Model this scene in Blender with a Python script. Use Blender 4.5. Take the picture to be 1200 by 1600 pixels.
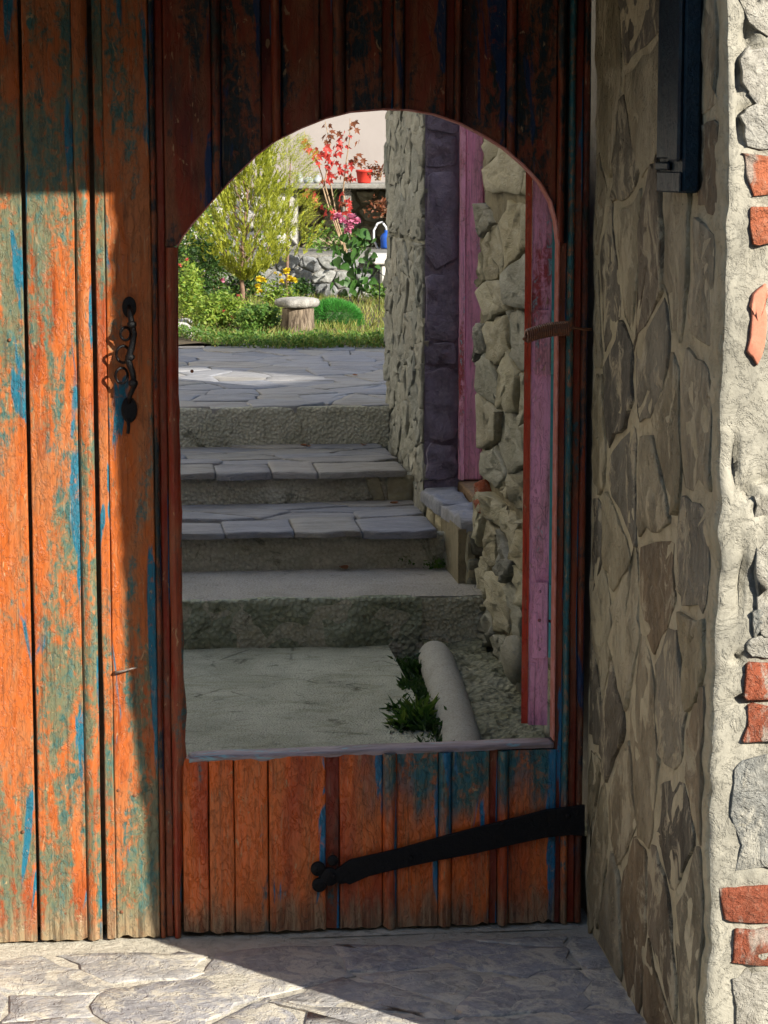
import bpy, math, random
from mathutils import Vector, noise
R = math.radians
random.seed(7)
for o in list(bpy.data.objects): bpy.data.objects.remove(o)
S = bpy.context.scene
COL = S.collection

# ------------------------------------------------------------ camera
F = 3735.0; CAM = Vector((0.0, -4.7, 1.5)); TH = R(8.3); YA = R(6.0)
cd = bpy.data.cameras.new('camera'); co = bpy.data.objects.new('camera', cd); COL.objects.link(co)
co.location = CAM; co.rotation_euler = (R(90) - TH, 0, -YA)
cd.sensor_fit = 'VERTICAL'; cd.sensor_height = 36; cd.lens = 36 * F / 1600
cd.clip_start = .05; cd.clip_end = 500; S.camera = co
# ------------------------------------------------------------ light
SUN_EL = R(26); SUN_DIR = Vector((-.87, 1, 0)).normalized() * math.cos(SUN_EL) + Vector((0, 0, -math.sin(SUN_EL)))
sd = bpy.data.lights.new('sun', 'SUN'); so = bpy.data.objects.new('sun', sd); COL.objects.link(so)
sd.energy = 4.6; sd.angle = R(.5); sd.color = (1, .93, .80)
so.rotation_euler = SUN_DIR.to_track_quat('-Z', 'Y').to_euler(); so.location = (3, -4, 8)
W = bpy.data.worlds.new('World'); S.world = W; W.use_nodes = True
nt = W.node_tree; sky = nt.nodes.new('ShaderNodeTexSky'); sky.sky_type = 'NISHITA'; sky.sun_disc = False
sky.sun_elevation = SUN_EL; sky.sun_rotation = math.atan2(.87, -1)
nt.links.new(sky.outputs[0], nt.nodes['Background'].inputs[0]); nt.nodes['Background'].inputs[1].default_value = .12
S.view_settings.view_transform = 'Standard'; S.view_settings.look = 'None'
S.view_settings.exposure = 1.08; S.view_settings.gamma = 1

# ------------------------------------------------------------ helpers
fw = Vector((math.sin(YA)*math.cos(TH), math.cos(YA)*math.cos(TH), -math.sin(TH)))
rt = Vector((math.cos(YA), -math.sin(YA), 0)); up = rt.cross(fw)
def P(px, py, X=None, Y=None, Z=None):
    """point of the place on a known plane, from a survey of the photograph"""
    d = fw + rt*((px-600)/F) + up*((800-py)/F)
    t = (X-CAM.x)/d.x if X is not None else (Y-CAM.y)/d.y if Y is not None else (Z-CAM.z)/d.z
    return CAM + d*t
def gX(px, py=800, Y=0): return P(px, py, Y=Y).x
def gZ(px, py, Y=0): return P(px, py, Y=Y).z
def lerp(a, b, t): return a + (b-a)*t
def fn(x, y=0, z=0): return noise.noise(Vector((x, y, z)))
def sst(a, b, x):
    t = min(1, max(0, (x-a)/(b-a))); return t*t*(3-2*t)

def root_of(o):
    while o.parent: o = o.parent
    return o
def mesh_data(name, vs, fs, m, uvs=None, smooth=False):
    me = bpy.data.meshes.new(name); me.from_pydata([tuple(v) for v in vs], [], fs); me.materials.append(m)
    if uvs:
        ul = me.uv_layers.new(name='UVMap')
        idx = [0]*len(me.loops); me.loops.foreach_get('vertex_index', idx)
        fl = []
        for i in idx: fl += list(uvs[i])
        ul.data.foreach_set('uv', fl)
    if smooth:
        me.polygons.foreach_set('use_smooth', [True]*len(me.polygons))
    me.update(); return me
def obj(name, vs, fs, m, parent=None, label=None, cat=None, kind=None, group=None, uvs=None, smooth=False):
    off = root_of(parent).location if parent else Vector((0, 0, 0))
    if parent and off.length: vs = [Vector(v)-off for v in vs]
    o = bpy.data.objects.new(name, mesh_data(name, vs, fs, m, uvs, smooth)); COL.objects.link(o)
    if parent: o.parent = parent
    return tag(o, label, cat, kind, group)
def tag(o, label=None, cat=None, kind=None, group=None):
    if label: o['label'] = label
    if cat: o['category'] = cat
    if kind: o['kind'] = kind
    if group: o['group'] = group
    return o
def thing(name, loc, label, cat, group=None):
    o = bpy.data.objects.new(name, None); COL.objects.link(o); o.location = loc; o.empty_display_size = .1
    return tag(o, label, cat, None, group)

class MB:
    def __init__(s): s.v = []; s.f = []
    def add(s, vs, fs):
        n = len(s.v); s.v += [Vector(v) for v in vs]; s.f += [tuple(i+n for i in f) for f in fs]
    def box(s, x0, x1, y0, y1, z0, z1, bev=0):
        if bev <= 0:
            s.add([(x0,y0,z0),(x1,y0,z0),(x1,y1,z0),(x0,y1,z0),(x0,y0,z1),(x1,y0,z1),(x1,y1,z1),(x0,y1,z1)],
                  [(3,2,1,0),(4,5,6,7),(0,1,5,4),(1,2,6,5),(2,3,7,6),(3,0,4,7)]); return
        b = bev; vs = []; 
        for (xx, yy) in ((x0,y0),(x1,y0),(x1,y1),(x0,y1)):
            sx = 1 if xx == x0 else -1; sy = 1 if yy == y0 else -1
            vs.append([(xx+sx*b, yy), (xx, yy+sy*b)] if (xx==x0)==(yy!=y0) else [(xx, yy+sy*b), (xx+sx*b, yy)])
        ring = [p for c in vs for p in c]
        prof = [(z0, b), (z0+b, 0), (z1-b, 0), (z1, b)]
        cx, cy = (x0+x1)/2, (y0+y1)/2
        V = []; 
        for z, ins in prof:
            for (a, c) in ring:
                V.append((a + (ins if a < cx else -ins)*(1 if ins else 0), c + (ins if c < cy else -ins)*(1 if ins else 0), z))
        n = 8; Fs = [tuple(reversed(range(n))), tuple(range(3*n, 4*n))]
        for k in range(3):
            for i in range(n): j = (i+1) % n; Fs.append((k*n+i, k*n+j, (k+1)*n+j, (k+1)*n+i))
        s.add(V, Fs)
    def tube(s, pts, r, n=8, cap=True):
        pts = [Vector(p) for p in pts]; rs = r if isinstance(r, (list, tuple)) else [r]*len(pts)
        V = []; Fs = []; side = None
        for i, p in enumerate(pts):
            t = (pts[min(i+1, len(pts)-1)] - pts[max(i-1, 0)]).normalized()
            if side is None: side = t.orthogonal().normalized()
            else:
                side = side - t*side.dot(t); side = side.normalized() if side.length > 1e-6 else t.orthogonal().normalized()
            b = t.cross(side)
            for k in range(n):
                a = 2*math.pi*k/n; V.append(p + (side*math.cos(a) + b*math.sin(a))*rs[i])
        for i in range(len(pts)-1):
            for k in range(n): k2 = (k+1) % n; Fs.append((i*n+k, i*n+k2, (i+1)*n+k2, (i+1)*n+k))
        if cap: Fs.append(tuple(reversed(range(n)))); Fs.append(tuple(range((len(pts)-1)*n, len(pts)*n)))
        s.add(V, Fs)
    def lathe(s, c, prof, n=20, wob=0):
        V = []; Fs = []
        for i, (r, z) in enumerate(prof):
            for k in range(n):
                a = 2*math.pi*k/n; rr = r*(1 + wob*fn(math.cos(a)*2, math.sin(a)*2, z*9+c[0]*7)); V.append((c[0]+rr*math.cos(a), c[1]+rr*math.sin(a), c[2]+z))
        for i in range(len(prof)-1):
            for k in range(n): k2 = (k+1) % n; Fs.append((i*n+k, i*n+k2, (i+1)*n+k2, (i+1)*n+k))
        Fs.append(tuple(reversed(range(n)))); Fs.append(tuple(range((len(prof)-1)*n, len(prof)*n)))
        s.add(V, Fs)
    def build(s, name, m, parent=None, **k): return obj(name, s.v, s.f, m, parent, **k)

# ------------------------------------------------------------ material kit
class M:
    def __init__(s, name, rough=.8, spec=.3):
        s.m = bpy.data.materials.new(name); s.m.use_nodes = True; s.t = s.m.node_tree
        s.b = s.t.nodes['Principled BSDF']; s.b.inputs['Roughness'].default_value = rough
        s.b.inputs['Specular IOR Level'].default_value = spec
        tc = s.n('ShaderNodeTexCoord'); s.co = tc.outputs['Object']; s.uv = tc.outputs['UV']
        s.oi = s.n('ShaderNodeObjectInfo'); s.rnd = s.oi.outputs['Random']
        s.pos = s.co
    def n(s, t): return s.t.nodes.new(t)
    def l(s, a, b): s.t.links.new(a, b)
    def put(s, sock, v):
        if hasattr(v, 'is_output') or isinstance(v, bpy.types.NodeSocket): s.l(v, sock)
        elif isinstance(v, (tuple, list)) and len(v) == 3 and sock.type == 'RGBA': sock.default_value = (*v, 1)
        else: sock.default_value = v
    def math(s, op, a, b=0, clamp=False):
        x = s.n('ShaderNodeMath'); x.operation = op; x.use_clamp = clamp; s.put(x.inputs[0], a); s.put(x.inputs[1], b); return x.outputs[0]
    def shift(s, amt=(7, 3, 13)):
        """per-object offset of the texture space"""
        v = s.n('ShaderNodeVectorMath'); v.operation = 'SCALE'; v.inputs[0].default_value = amt; s.l(s.rnd, v.inputs['Scale'])
        a = s.n('ShaderNodeVectorMath'); a.operation = 'ADD'; s.l(s.co, a.inputs[0]); s.l(v.outputs[0], a.inputs[1]); s.pos = a.outputs[0]; return s
    def map(s, sc, loc=(0, 0, 0), rot=(0, 0, 0)):
        x = s.n('ShaderNodeMapping'); s.l(s.pos, x.inputs[0]); x.inputs['Scale'].default_value = sc; x.inputs['Location'].default_value = loc; x.inputs['Rotation'].default_value = rot; return x.outputs[0]
    def noise(s, sc=(1,1,1), scale=1, detail=5, rough=.55, dist=0, loc=(0,0,0), rot=(0,0,0)):
        x = s.n('ShaderNodeTexNoise'); s.l(s.map(sc, loc, rot), x.inputs['Vector']); x.inputs['Scale'].default_value = scale
        x.inputs['Detail'].default_value = detail; x.inputs['Roughness'].default_value = rough; x.inputs['Distortion'].default_value = dist; return x.outputs[0]
    def voro(s, sc, scale=1, feat='F1', loc=(0,0,0)):
        x = s.n('ShaderNodeTexVoronoi'); x.feature = feat; s.l(s.map(sc, loc), x.inputs['Vector']); x.inputs['Scale'].default_value = scale; return x.outputs['Distance']
    def ramp(s, fac, a, b, c0=0., c1=1.):
        x = s.n('ShaderNodeMapRange'); x.interpolation_type = 'SMOOTHSTEP'; s.l(fac, x.inputs[0]); x.inputs[1].default_value = a; x.inputs[2].default_value = b
        x.inputs[3].default_value = c0; x.inputs[4].default_value = c1; return x.outputs[0]
    def mix(s, f, a, b, mode='MIX'):
        x = s.n('ShaderNodeMix'); x.data_type = 'RGBA'; x.blend_type = mode; s.put(x.inputs[0], f); s.put(x.inputs[6], a); s.put(x.inputs[7], b); return x.outputs[2]
    def cr(s, fac, stops):
        x = s.n('ShaderNodeValToRGB'); s.l(fac, x.inputs[0]); e = x.color_ramp.elements
        while len(e) < len(stops): e.new(.5)
        for i, (p, c) in enumerate(stops): e[i].position = p; e[i].color = (*c, 1)
        return x.outputs[0]
    def col(s, c): s.put(s.b.inputs['Base Color'], c); return s
    def rough(s, v): s.put(s.b.inputs['Roughness'], v); return s
    def bump(s, h, dist=.002, st=1.0):
        x = s.n('ShaderNodeBump'); s.l(h, x.inputs['Height']); x.inputs['Distance'].default_value = dist; x.inputs['Strength'].default_value = st
        if s.b.inputs['Normal'].links: s.l(s.b.inputs['Normal'].links[0].from_socket, x.inputs['Normal'])
        s.l(x.outputs[0], s.b.inputs['Normal']); return s

def paint_mat(name, green=.5, blue=.6, org=(.50, .125, .028), red=(.20, .035, .012), gg=(.19, .20, .12), dirt_z=None, edge_u=.88, gloss=.42, relief=.0022, teal=.5, tealtop=0, wear=.3, tealc=(.02, .12, .13), bluec=(.012, .16, .30)):
    m = M(name, gloss, .45); m.shift()
    big = m.noise((9, 9, 1.9), 1, 5, .6, .5)
    mid = m.noise((22, 22, 3.5), 1, 5, .65, .9, loc=(3, 1, 5))
    strk = m.noise((110, 110, 5), 1, 4, .7, .3)
    fine = m.noise((60, 60, 45), 1, 5, .7, .6)
    base = m.mix(m.ramp(mid, .38, .62), org, m.mix(.28, org, (.30, .20, .085)))
    base = m.mix(m.ramp(m.noise((6, 6, 1.3), 1, 4, .6, .4, loc=(9, 2, 1)), .52, .66, 0, .85), base, red)
    s1 = m.math('ADD', m.math('ADD', m.math('MULTIPLY', big, .48), m.math('MULTIPLY', mid, .30)), m.math('MULTIPLY', fine, .22))
    gmask = m.ramp(s1, .575-.20*green, .64-.20*green)
    if tealtop:
        sq = m.n('ShaderNodeSeparateXYZ'); m.l(m.co, sq.inputs[0])
        zn = m.math('ADD', sq.outputs[2], m.math('MULTIPLY', m.math('SUBTRACT', big, .5), .5))
        tt = m.math('MULTIPLY', m.ramp(sq.outputs[0], .12, .22), m.ramp(zn, .20, .31))
        gmask = m.math('MAXIMUM', gmask, m.math('MULTIPLY', tt, m.ramp(s1, .38, .47)))
    ggc = m.mix(m.ramp(m.math('ADD', m.math('MULTIPLY', fine, .5), m.math('MULTIPLY', mid, .5)), .46+.12*(1-teal), .56+.12*(1-teal)), gg, tealc)
    c = m.mix(m.math('MULTIPLY', gmask, m.ramp(fine, .28, .5, .45, 1)), base, ggc)
    # surviving bright blue where the paint was thickest, next to the moulding
    sep = m.n('ShaderNodeSeparateXYZ'); m.l(m.uv, sep.inputs[0])
    eu = m.ramp(sep.outputs[0], edge_u-.16, edge_u+.02)
    bn = m.noise((14, 14, 2.6), 1, 4, .6, .6, loc=(1, 8, 3))
    bm = m.math('ADD', bn, m.math('MULTIPLY', eu, .11))
    bm = m.ramp(bm, .70-.12*blue, .735-.12*blue)
    c = m.mix(m.math('MULTIPLY', bm, m.ramp(fine, .3, .46, .3, 1)), c, bluec)
    # bare wood nicks and streaks
    nick = m.ramp(m.noise((70, 70, 30), 1, 3, .6, 1.0, loc=(5, 5, 5)), .66, .72)
    c = m.mix(m.math('MULTIPLY', nick, .7), c, (.46, .30, .15))
    c = m.mix(m.ramp(strk, .54, .72, 0, .6), c, (.07, .035, .018))
    crk = m.ramp(m.voro((75, 75, 30), 1, 'DISTANCE_TO_EDGE'), .02, .09, 1, 0)
    c = m.mix(m.math('MULTIPLY', crk, m.ramp(mid, .45, .6, 0, .25)), c, (.06, .035, .02))
    c = m.mix(m.ramp(m.noise((240, 240, 60), 1, 3, .7), .6, .75, 0, .5), c, m.mix(1, c, (1.7, 1.6, 1.5), 'MULTIPLY'))
    sc2 = m.ramp(m.noise((190, 190, 9), 1, 4, .75, .2, loc=(6, 1, 2)), .52, .66, 0, wear)
    c = m.mix(sc2, c, m.mix(1, c, (.42, .40, .38), 'MULTIPLY'))
    sc3 = m.ramp(m.noise((150, 150, 14), 1, 3, .7, .4, loc=(2, 9, 4)), .60, .70, 0, wear)
    c = m.mix(sc3, c, (.36, .25, .14))
    if dirt_z:
        sp = m.n('ShaderNodeSeparateXYZ'); m.l(m.co, sp.inputs[0])
        zz = m.math('ADD', sp.outputs[2], m.math('MULTIPLY', m.noise((26, 26, 6), 1, 4, .7), -dirt_z*1.6))
        w = m.ramp(zz, -dirt_z*.35-.05, dirt_z*.35-.05, 1, 0)
        c = m.mix(m.math('MULTIPLY', w, .85), c, m.mix(m.ramp(strk, .35, .6), (.09, .055, .03), (.33, .24, .14)))
    m.col(c); m.rough(m.ramp(mid, .3, .7, gloss-.1, gloss+.18))
    peel = m.ramp(m.noise((52, 52, 24), 1, 6, .72, .7, loc=(2, 4, 7)), .46, .54)
    m.bump(peel, relief*.55, .7)
    m.bump(m.noise((34, 34, 16), 1, 3, .6, .8), relief*1.8, .55)
    m.bump(strk, relief*.5, .55)
    return m.m

def stone_mat(name, cols, rough=.75, relief=.004, scale=1., vein=.5, speck=(.5, .48, .42), strata=(1, 1, 1), moss=0, smear=None, dk=.55):
    m = M(name, rough, .35); m.shift((31, 17, 23))
    k = len(cols); c = m.cr(m.rnd, [(min(.999, (i+.0)/max(1, k-1)), cols[i]) for i in range(k)])
    a = m.noise(strata, 9*scale, 6, .65, .8); b = m.noise(strata, 46*scale, 6, .7, .3)
    c = m.mix(m.ramp(a, .3, .7, .0, dk), c, m.mix(1, c, (.42, .40, .36), 'MULTIPLY'))
    c = m.mix(m.ramp(b, .45, .75, 0, vein), c, speck)
    c = m.mix(m.ramp(b, .18, .42, .55, 0), c, (.03, .028, .024))  # dark veins coloured into the hollows to back up weak crevice shade
    if smear:
        c = m.mix(m.ramp(m.noise((1, 1, .6), 11, 7, .72, .8, loc=(7, 1, 4)), .50, .60, 0, .9), c, smear)
        c = m.mix(m.ramp(m.noise((1, 1, .35), 14, 6, .7, .6, loc=(1, 6, 4)), .58, .72, 0, .4), c, (.10, .08, .055))
    if moss:
        c = m.mix(m.ramp(m.noise((1, 1, 1), 5, 5, .7, loc=(3, 3, 3)), .6-.2*moss, .75-.2*moss, 0, .7), c, (.055, .06, .018))
    m.col(c)
    m.bump(a, relief*1.6, .7); m.bump(b, relief*.7, .8)
    m.bump(m.ramp(m.noise(strata, 20*scale, 4, .7, 1.4, loc=(4, 4, 4)), .46, .54), relief*.5, .5)
    return m.m

def plain_mat(name, c0, c1, rough=.8, relief=.002, scale=20, spec=.3):
    m = M(name, rough, spec); m.shift()
    a = m.noise((1, 1, 1), scale, 6, .65, .4)
    m.col(m.mix(m.ramp(a, .3, .7), c0, c1)); m.bump(a, relief, .7); m.bump(m.noise((1,1,1), scale*5, 4, .7), relief*.4, .6)
    return m.m

def mortar_mat(name, c0, c1, relief=.006, scale=1.):
    m = M(name, .9, .2)
    a = m.noise((1, 1, .8), 7*scale, 7, .7, .8); b = m.noise((1, 1, 1), 60*scale, 6, .7)
    c = m.mix(m.ramp(a, .3, .7), c0, c1); c = m.mix(m.ramp(b, .2, .42, .6, 0), c, (.10, .085, .06))
    m.col(c); m.bump(a, relief*1.5, .6); m.bump(b, relief*.35, .8)
    m.bump(m.ramp(m.noise((1,1,1), 22*scale, 6, .75, .5, loc=(3,1,2)), .46, .54), relief*.45, .6)
    return m.m

def concrete_mat(name, c0, c1, grit=.004, moss=.5, dark=(.035, .036, .03), gs=90, crack=0):
    m = M(name, .9, .25)
    a = m.noise((1, 1, 1.3), 5, 7, .68, .6); b = m.voro((1, 1, 1), gs); d = m.noise((1, 1, 1), 160, 4, .7)
    c = m.mix(m.ramp(a, .33, .67), c0, c1)
    c = m.mix(m.ramp(m.noise((1.2, 1.2, .9), 6, 6, .7, .8, loc=(4, 2, 8)), .62-.14*moss, .74-.14*moss, 0, .75), c, (.06, .062, .028))
    c = m.mix(m.ramp(m.noise((2, 2, .8), 9, 6, .75, .8, loc=(8, 6, 1)), .58, .72, 0, .55), c, dark)
    c = m.mix(m.ramp(d, .3, .45, .45, 0), c, dark)
    c = m.mix(m.ramp(b, .25, .75, 0, .35), c, m.mix(1, c, (.5, .5, .46), 'MULTIPLY'))
    if crack:
        k1 = m.ramp(m.voro((1, 1.6, 1), 3.2, 'DISTANCE_TO_EDGE'), .0, .018, 1, 0); k2 = m.ramp(m.noise((1, 1, 1), 7, 4, .6, loc=(5, 9, 1)), .48, .56)
        st_ = m.ramp(m.noise((1, 2.2, 1), 6, 6, .7, 1.2, loc=(2, 7, 1)), .5, .66, 0, .5)
        c = m.mix(st_, c, m.mix(1, c, (.55, .56, .45), 'MULTIPLY'))
        kk = m.math('MULTIPLY', k1, k2); c = m.mix(m.math('MULTIPLY', kk, .5), c, dark); m.bump(m.math('MULTIPLY', kk, -1), .006, .8)
    m.col(c); m.bump(a, grit*2.5, .6); m.bump(b, grit*1.3, .8); m.bump(d, grit*.5, .6)
    return m.m

def leaf_mat(name, c0, c1, c2=None, trans=.35, rough=.5):
    m = M(name, rough, .4)
    g = m.n('ShaderNodeNewGeometry'); r = g.outputs['Random Per Island']
    c = m.cr(r, [(0, c0), (.5, c1), (.999, c2 or c1)])
    c = m.mix(m.ramp(m.noise((1,1,1), 12, 3), .3, .7, 0, .35), c, m.mix(1, c, (.5, .5, .5), 'MULTIPLY'))
    m.col(c)
    tr = m.n('ShaderNodeBsdfTranslucent'); m.put(tr.inputs[0], c); mx = m.n('ShaderNodeMixShader'); mx.inputs[0].default_value = trans
    out = [n for n in m.t.nodes if n.type == 'OUTPUT_MATERIAL'][0]
    m.l(m.b.outputs[0], mx.inputs[1]); m.l(tr.outputs[0], mx.inputs[2]); m.l(mx.outputs[0], out.inputs[0])
    return m.m

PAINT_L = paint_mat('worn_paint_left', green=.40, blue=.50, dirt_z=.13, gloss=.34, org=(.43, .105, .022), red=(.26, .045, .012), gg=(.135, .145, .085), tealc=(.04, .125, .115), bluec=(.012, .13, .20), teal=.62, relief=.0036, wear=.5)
PAINT_U_SHADE = paint_mat('worn_paint_upper_shade', green=.46, blue=.75, relief=.003, teal=.8, org=(.21, .028, .007), red=(.035, .005, .003), gg=(.012, .016, .012), bluec=(.003, .025, .085), tealc=(.004, .022, .032))  # worn paint, colours darkened further to hold the shade on the upper gate
PAINT_D = paint_mat('worn_paint_lower', green=.14, blue=.5, tealtop=1, teal=1, relief=.0042, gloss=.30, wear=.5, dirt_z=.14, org=(.68, .13, .018), red=(.38, .045, .010), gg=(.06, .12, .10), tealc=(.012, .12, .15))
PAINT_R = paint_mat('worn_paint_red', green=.2, blue=.4, org=(.26, .028, .009), red=(.09, .010, .005), gg=(.04, .045, .03))
PAINT_RED = paint_mat('bright_red_paint', green=.2, blue=-1, org=(.55, .045, .015), red=(.40, .025, .010), gg=(.62, .24, .40), teal=-1, relief=.003)
PINK = paint_mat('pink_paint', green=.2, blue=-1, org=(.88, .40, .56), red=(.74, .27, .42), gg=(.42, .06, .06), tealc=(.30, .50, .55), teal=.35, relief=.003, wear=.35)
PINK_E = plain_mat('pink_edge_paint', (.55, .25, .22), (.42, .12, .07), .5, .001, 40)
TEAL = plain_mat('teal_paint', (.10, .42, .40), (.06, .30, .33), .45, .001, 30)
SILL = M('worn_sill', .6, .35).shift(); 
_a = SILL.noise((5, 20, 40), 1, 5, .7, 1.); _b = SILL.noise((14, 40, 60), 1, 4, .7, .5, loc=(2, 2, 2))
SILL.col(SILL.mix(SILL.ramp(_b, .56, .66, 0, .8), SILL.mix(SILL.ramp(_a, .35, .65), (.36, .30, .32), (.20, .16, .16)), (.20, .42, .50))); SILL.bump(_a, .004, .8); SILL.bump(_b, .002, .6); SILL = SILL.m
IRON = plain_mat('black_iron', (.002, .0025, .004), (.005, .005, .006), .45, .005, 70, .25)
RUST = plain_mat('rusty_steel', (.22, .07, .025), (.10, .045, .025), .5, .0006, 200, .5)
NAILM = plain_mat('grey_nail', (.25, .22, .20), (.12, .08, .06), .45, .0005, 200, .5)
BLUEP = plain_mat('dark_blue_gloss_paint', (.005, .016, .026), (.010, .032, .044), .42, .012, 40, .3)

JAMB_ST = stone_mat('jamb_stone', [(.42, .36, .22), (.29, .25, .155), (.48, .42, .27), (.10, .09, .07), (.41, .36, .235), (.46, .41, .28), (.16, .15, .12), (.25, .18, .10), (.42, .37, .25), (.36, .32, .22), (.13, .12, .10), (.30, .28, .21)], (.7), .018, 1, .3, (.40, .35, .25), strata=(1, 1, .5), dk=.85, smear=(.46, .40, .27))
JAMB_MT = mortar_mat('jamb_mortar', (.54, .48, .33), (.40, .35, .23), .010)
FRONT_MT = mortar_mat('front_plaster', (.37, .35, .29), (.22, .21, .175), .010)
FRONT_ST = stone_mat('front_stone', [(.24, .25, .24), (.30, .29, .26), (.34, .32, .27), (.22, .22, .24)], .85, .014, 1.3, .5, smear=(.40, .38, .32))
BRICK = stone_mat('red_brick', [(.40, .10, .045), (.30, .08, .04), (.46, .14, .065)], .95, .016, 1.8, .35, (.46, .26, .18), smear=(.36, .31, .26))
PINKST = plain_mat('pink_stain', (.52, .20, .13), (.45, .16, .10), .85, .003, 30)
RUB_ST = stone_mat('rubble_stone', [(.34, .31, .21), (.42, .38, .25), (.24, .24, .19), (.50, .44, .29), (.28, .28, .23), (.38, .33, .20), (.20, .20, .17)], .75, .007, 1, .3, strata=(1, .35, 1.2))
RUB_MT = mortar_mat('rubble_mortar', (.30, .26, .17), (.19, .16, .10), .014)
FAR_ST = stone_mat('far_wall_stone', [(.30, .30, .25), (.36, .35, .29), (.25, .26, .23), (.40, .38, .31)], .75, .006, 1, .3, strata=(1, .4, 1))
FAR_MT = mortar_mat('far_mortar', (.34, .33, .27), (.24, .23, .18), .01)
PURP = stone_mat('purple_limewashed_stone', [(.22, .185, .25), (.26, .225, .30), (.19, .165, .21)], .9, .010, 1, .5, (.36, .31, .35))
SLATE = stone_mat('slate_flag', [(.27, .28, .32), (.34, .34, .36), (.22, .235, .28), (.37, .35, .33), (.30, .29, .27)], .65, .008, 1, .5, (.42, .41, .40), strata=(.5, 1.6, 1))
SLATE_MT = mortar_mat('slate_mortar', (.20, .195, .19), (.13, .125, .12), .004)
PAVE = stone_mat('paving_stone', [(.38, .38, .39), (.43, .42, .41), (.34, .34, .37), (.46, .45, .42)], .8, .008, .8, .9, (.62, .57, .48), smear=(.58, .54, .45))
PAVE_MT = mortar_mat('paving_mortar', (.62, .58, .49), (.48, .45, .38), .012)
CONC1 = concrete_mat('rough_concrete', (.60, .58, .48), (.44, .43, .34), .006, .35)
CONC_G = concrete_mat('green_pebbly_concrete', (.48, .51, .40), (.30, .33, .235), .012, .5, gs=70)
CONC_D = concrete_mat('mossy_gravel_strip', (.34, .34, .26), (.20, .205, .13), .012, .9, gs=60)
CONC_T = concrete_mat('gravelly_concrete_tread', (.46, .43, .39), (.37, .35, .31), .004, -.6, gs=150)
SLAB = concrete_mat('smooth_concrete_slab', (.60, .61, .50), (.42, .43, .34), .004, .25, gs=200, crack=1)
PIPEM = concrete_mat('asbestos_pipe', (.44, .43, .39), (.36, .35, .31), .0007, -.8, gs=220)
WOODB = plain_mat('bare_brown_wood', (.24, .15, .08), (.13, .08, .045), .75, .003, 40)
SOIL = plain_mat('garden_soil', (.10, .075, .045), (.06, .05, .03), .95, .02, 15)
ASPH = plain_mat('dark_sky_blocker', (.13, .115, .10), (.09, .08, .07), .95, .002, 5)  # kept dark for the unseen sky blocker across the street
GROUND = plain_mat('earth', (.10, .09, .075), (.07, .065, .055), .95, .01, 4)
WALLP = plain_mat('rendered_wall', (.27, .245, .235), (.245, .22, .21), .9, .001, 3)
BOUNCEW = plain_mat('cream_bounce_wall', (.76, .72, .62), (.70, .66, .57), .9, .001, 3)  # pale finish of the unseen surfaces added to bounce light
FACADE = mortar_mat('facade_render', (.30, .27, .22), (.24, .21, .17), .006)

# ------------------------------------------------------------ Voronoi stones
def clip(poly, nx, ny, d):
    out = []
    for i in range(len(poly)):
        a = poly[i]; b = poly[(i+1) % len(poly)]
        da = a[0]*nx + a[1]*ny - d; db = b[0]*nx + b[1]*ny - d
        if da <= 0: out.append(a)
        if (da < 0 < db) or (db < 0 < da):
            t = da/(da-db); out.append((a[0]+(b[0]-a[0])*t, a[1]+(b[1]-a[1])*t))
    return out
def inset(poly, g):
    res = poly; cx = sum(p[0] for p in poly)/len(poly); cy = sum(p[1] for p in poly)/len(poly)
    for i in range(len(poly)):
        a = poly[i]; b = poly[(i+1) % len(poly)]; ex, ey = b[0]-a[0], b[1]-a[1]; L = math.hypot(ex, ey)
        if L < 1e-6: continue
        nx, ny = ey/L, -ex/L
        if nx*(cx-a[0]) + ny*(cy-a[1]) > 0: nx, ny = -nx, -ny
        res = clip(res, nx, ny, nx*a[0]+ny*a[1]-g)
        if len(res) < 3: return []
    return res
def cells(u0, u1, v0, v1, su, sv, jit, gap, rng, rect=None):
    seeds = []; nu = max(1, round((u1-u0)/su)); nv = max(1, round((v1-v0)/sv)); du = (u1-u0)/nu; dv = (v1-v0)/nv
    for j in range(-1, nv+1):
        for i in range(-1, nu+1):
            seeds.append(((u0+du*(i+.5+(.25 if j % 2 else -.25)+rng.uniform(-jit, jit)))/su, (v0+dv*(j+.5+rng.uniform(-jit, jit)))/sv))
    res = []
    for k, s in enumerate(seeds):
        if not (u0-su*.3 < s[0]*su < u1+su*.3 and v0-sv*.3 < s[1]*sv < v1+sv*.3): continue
        poly = [(u0/su, v0/sv), (u1/su, v0/sv), (u1/su, v1/sv), (u0/su, v1/sv)]
        for q in seeds:
            if q is s or abs(q[0]-s[0]) > 4 or abs(q[1]-s[1]) > 4: continue
            nx, ny = q[0]-s[0], q[1]-s[1]; L = math.hypot(nx, ny)
            if L < 1e-6: continue
            nx /= L; ny /= L; poly = clip(poly, nx, ny, nx*(s[0]+q[0])/2 + ny*(s[1]+q[1])/2)
            if len(poly) < 3: break
        if len(poly) < 3: continue
        poly = inset([(p[0]*su, p[1]*sv) for p in poly], gap*rng.uniform(.5, 1.3))
        if len(poly) >= 3: res.append(poly)
    return res
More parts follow.
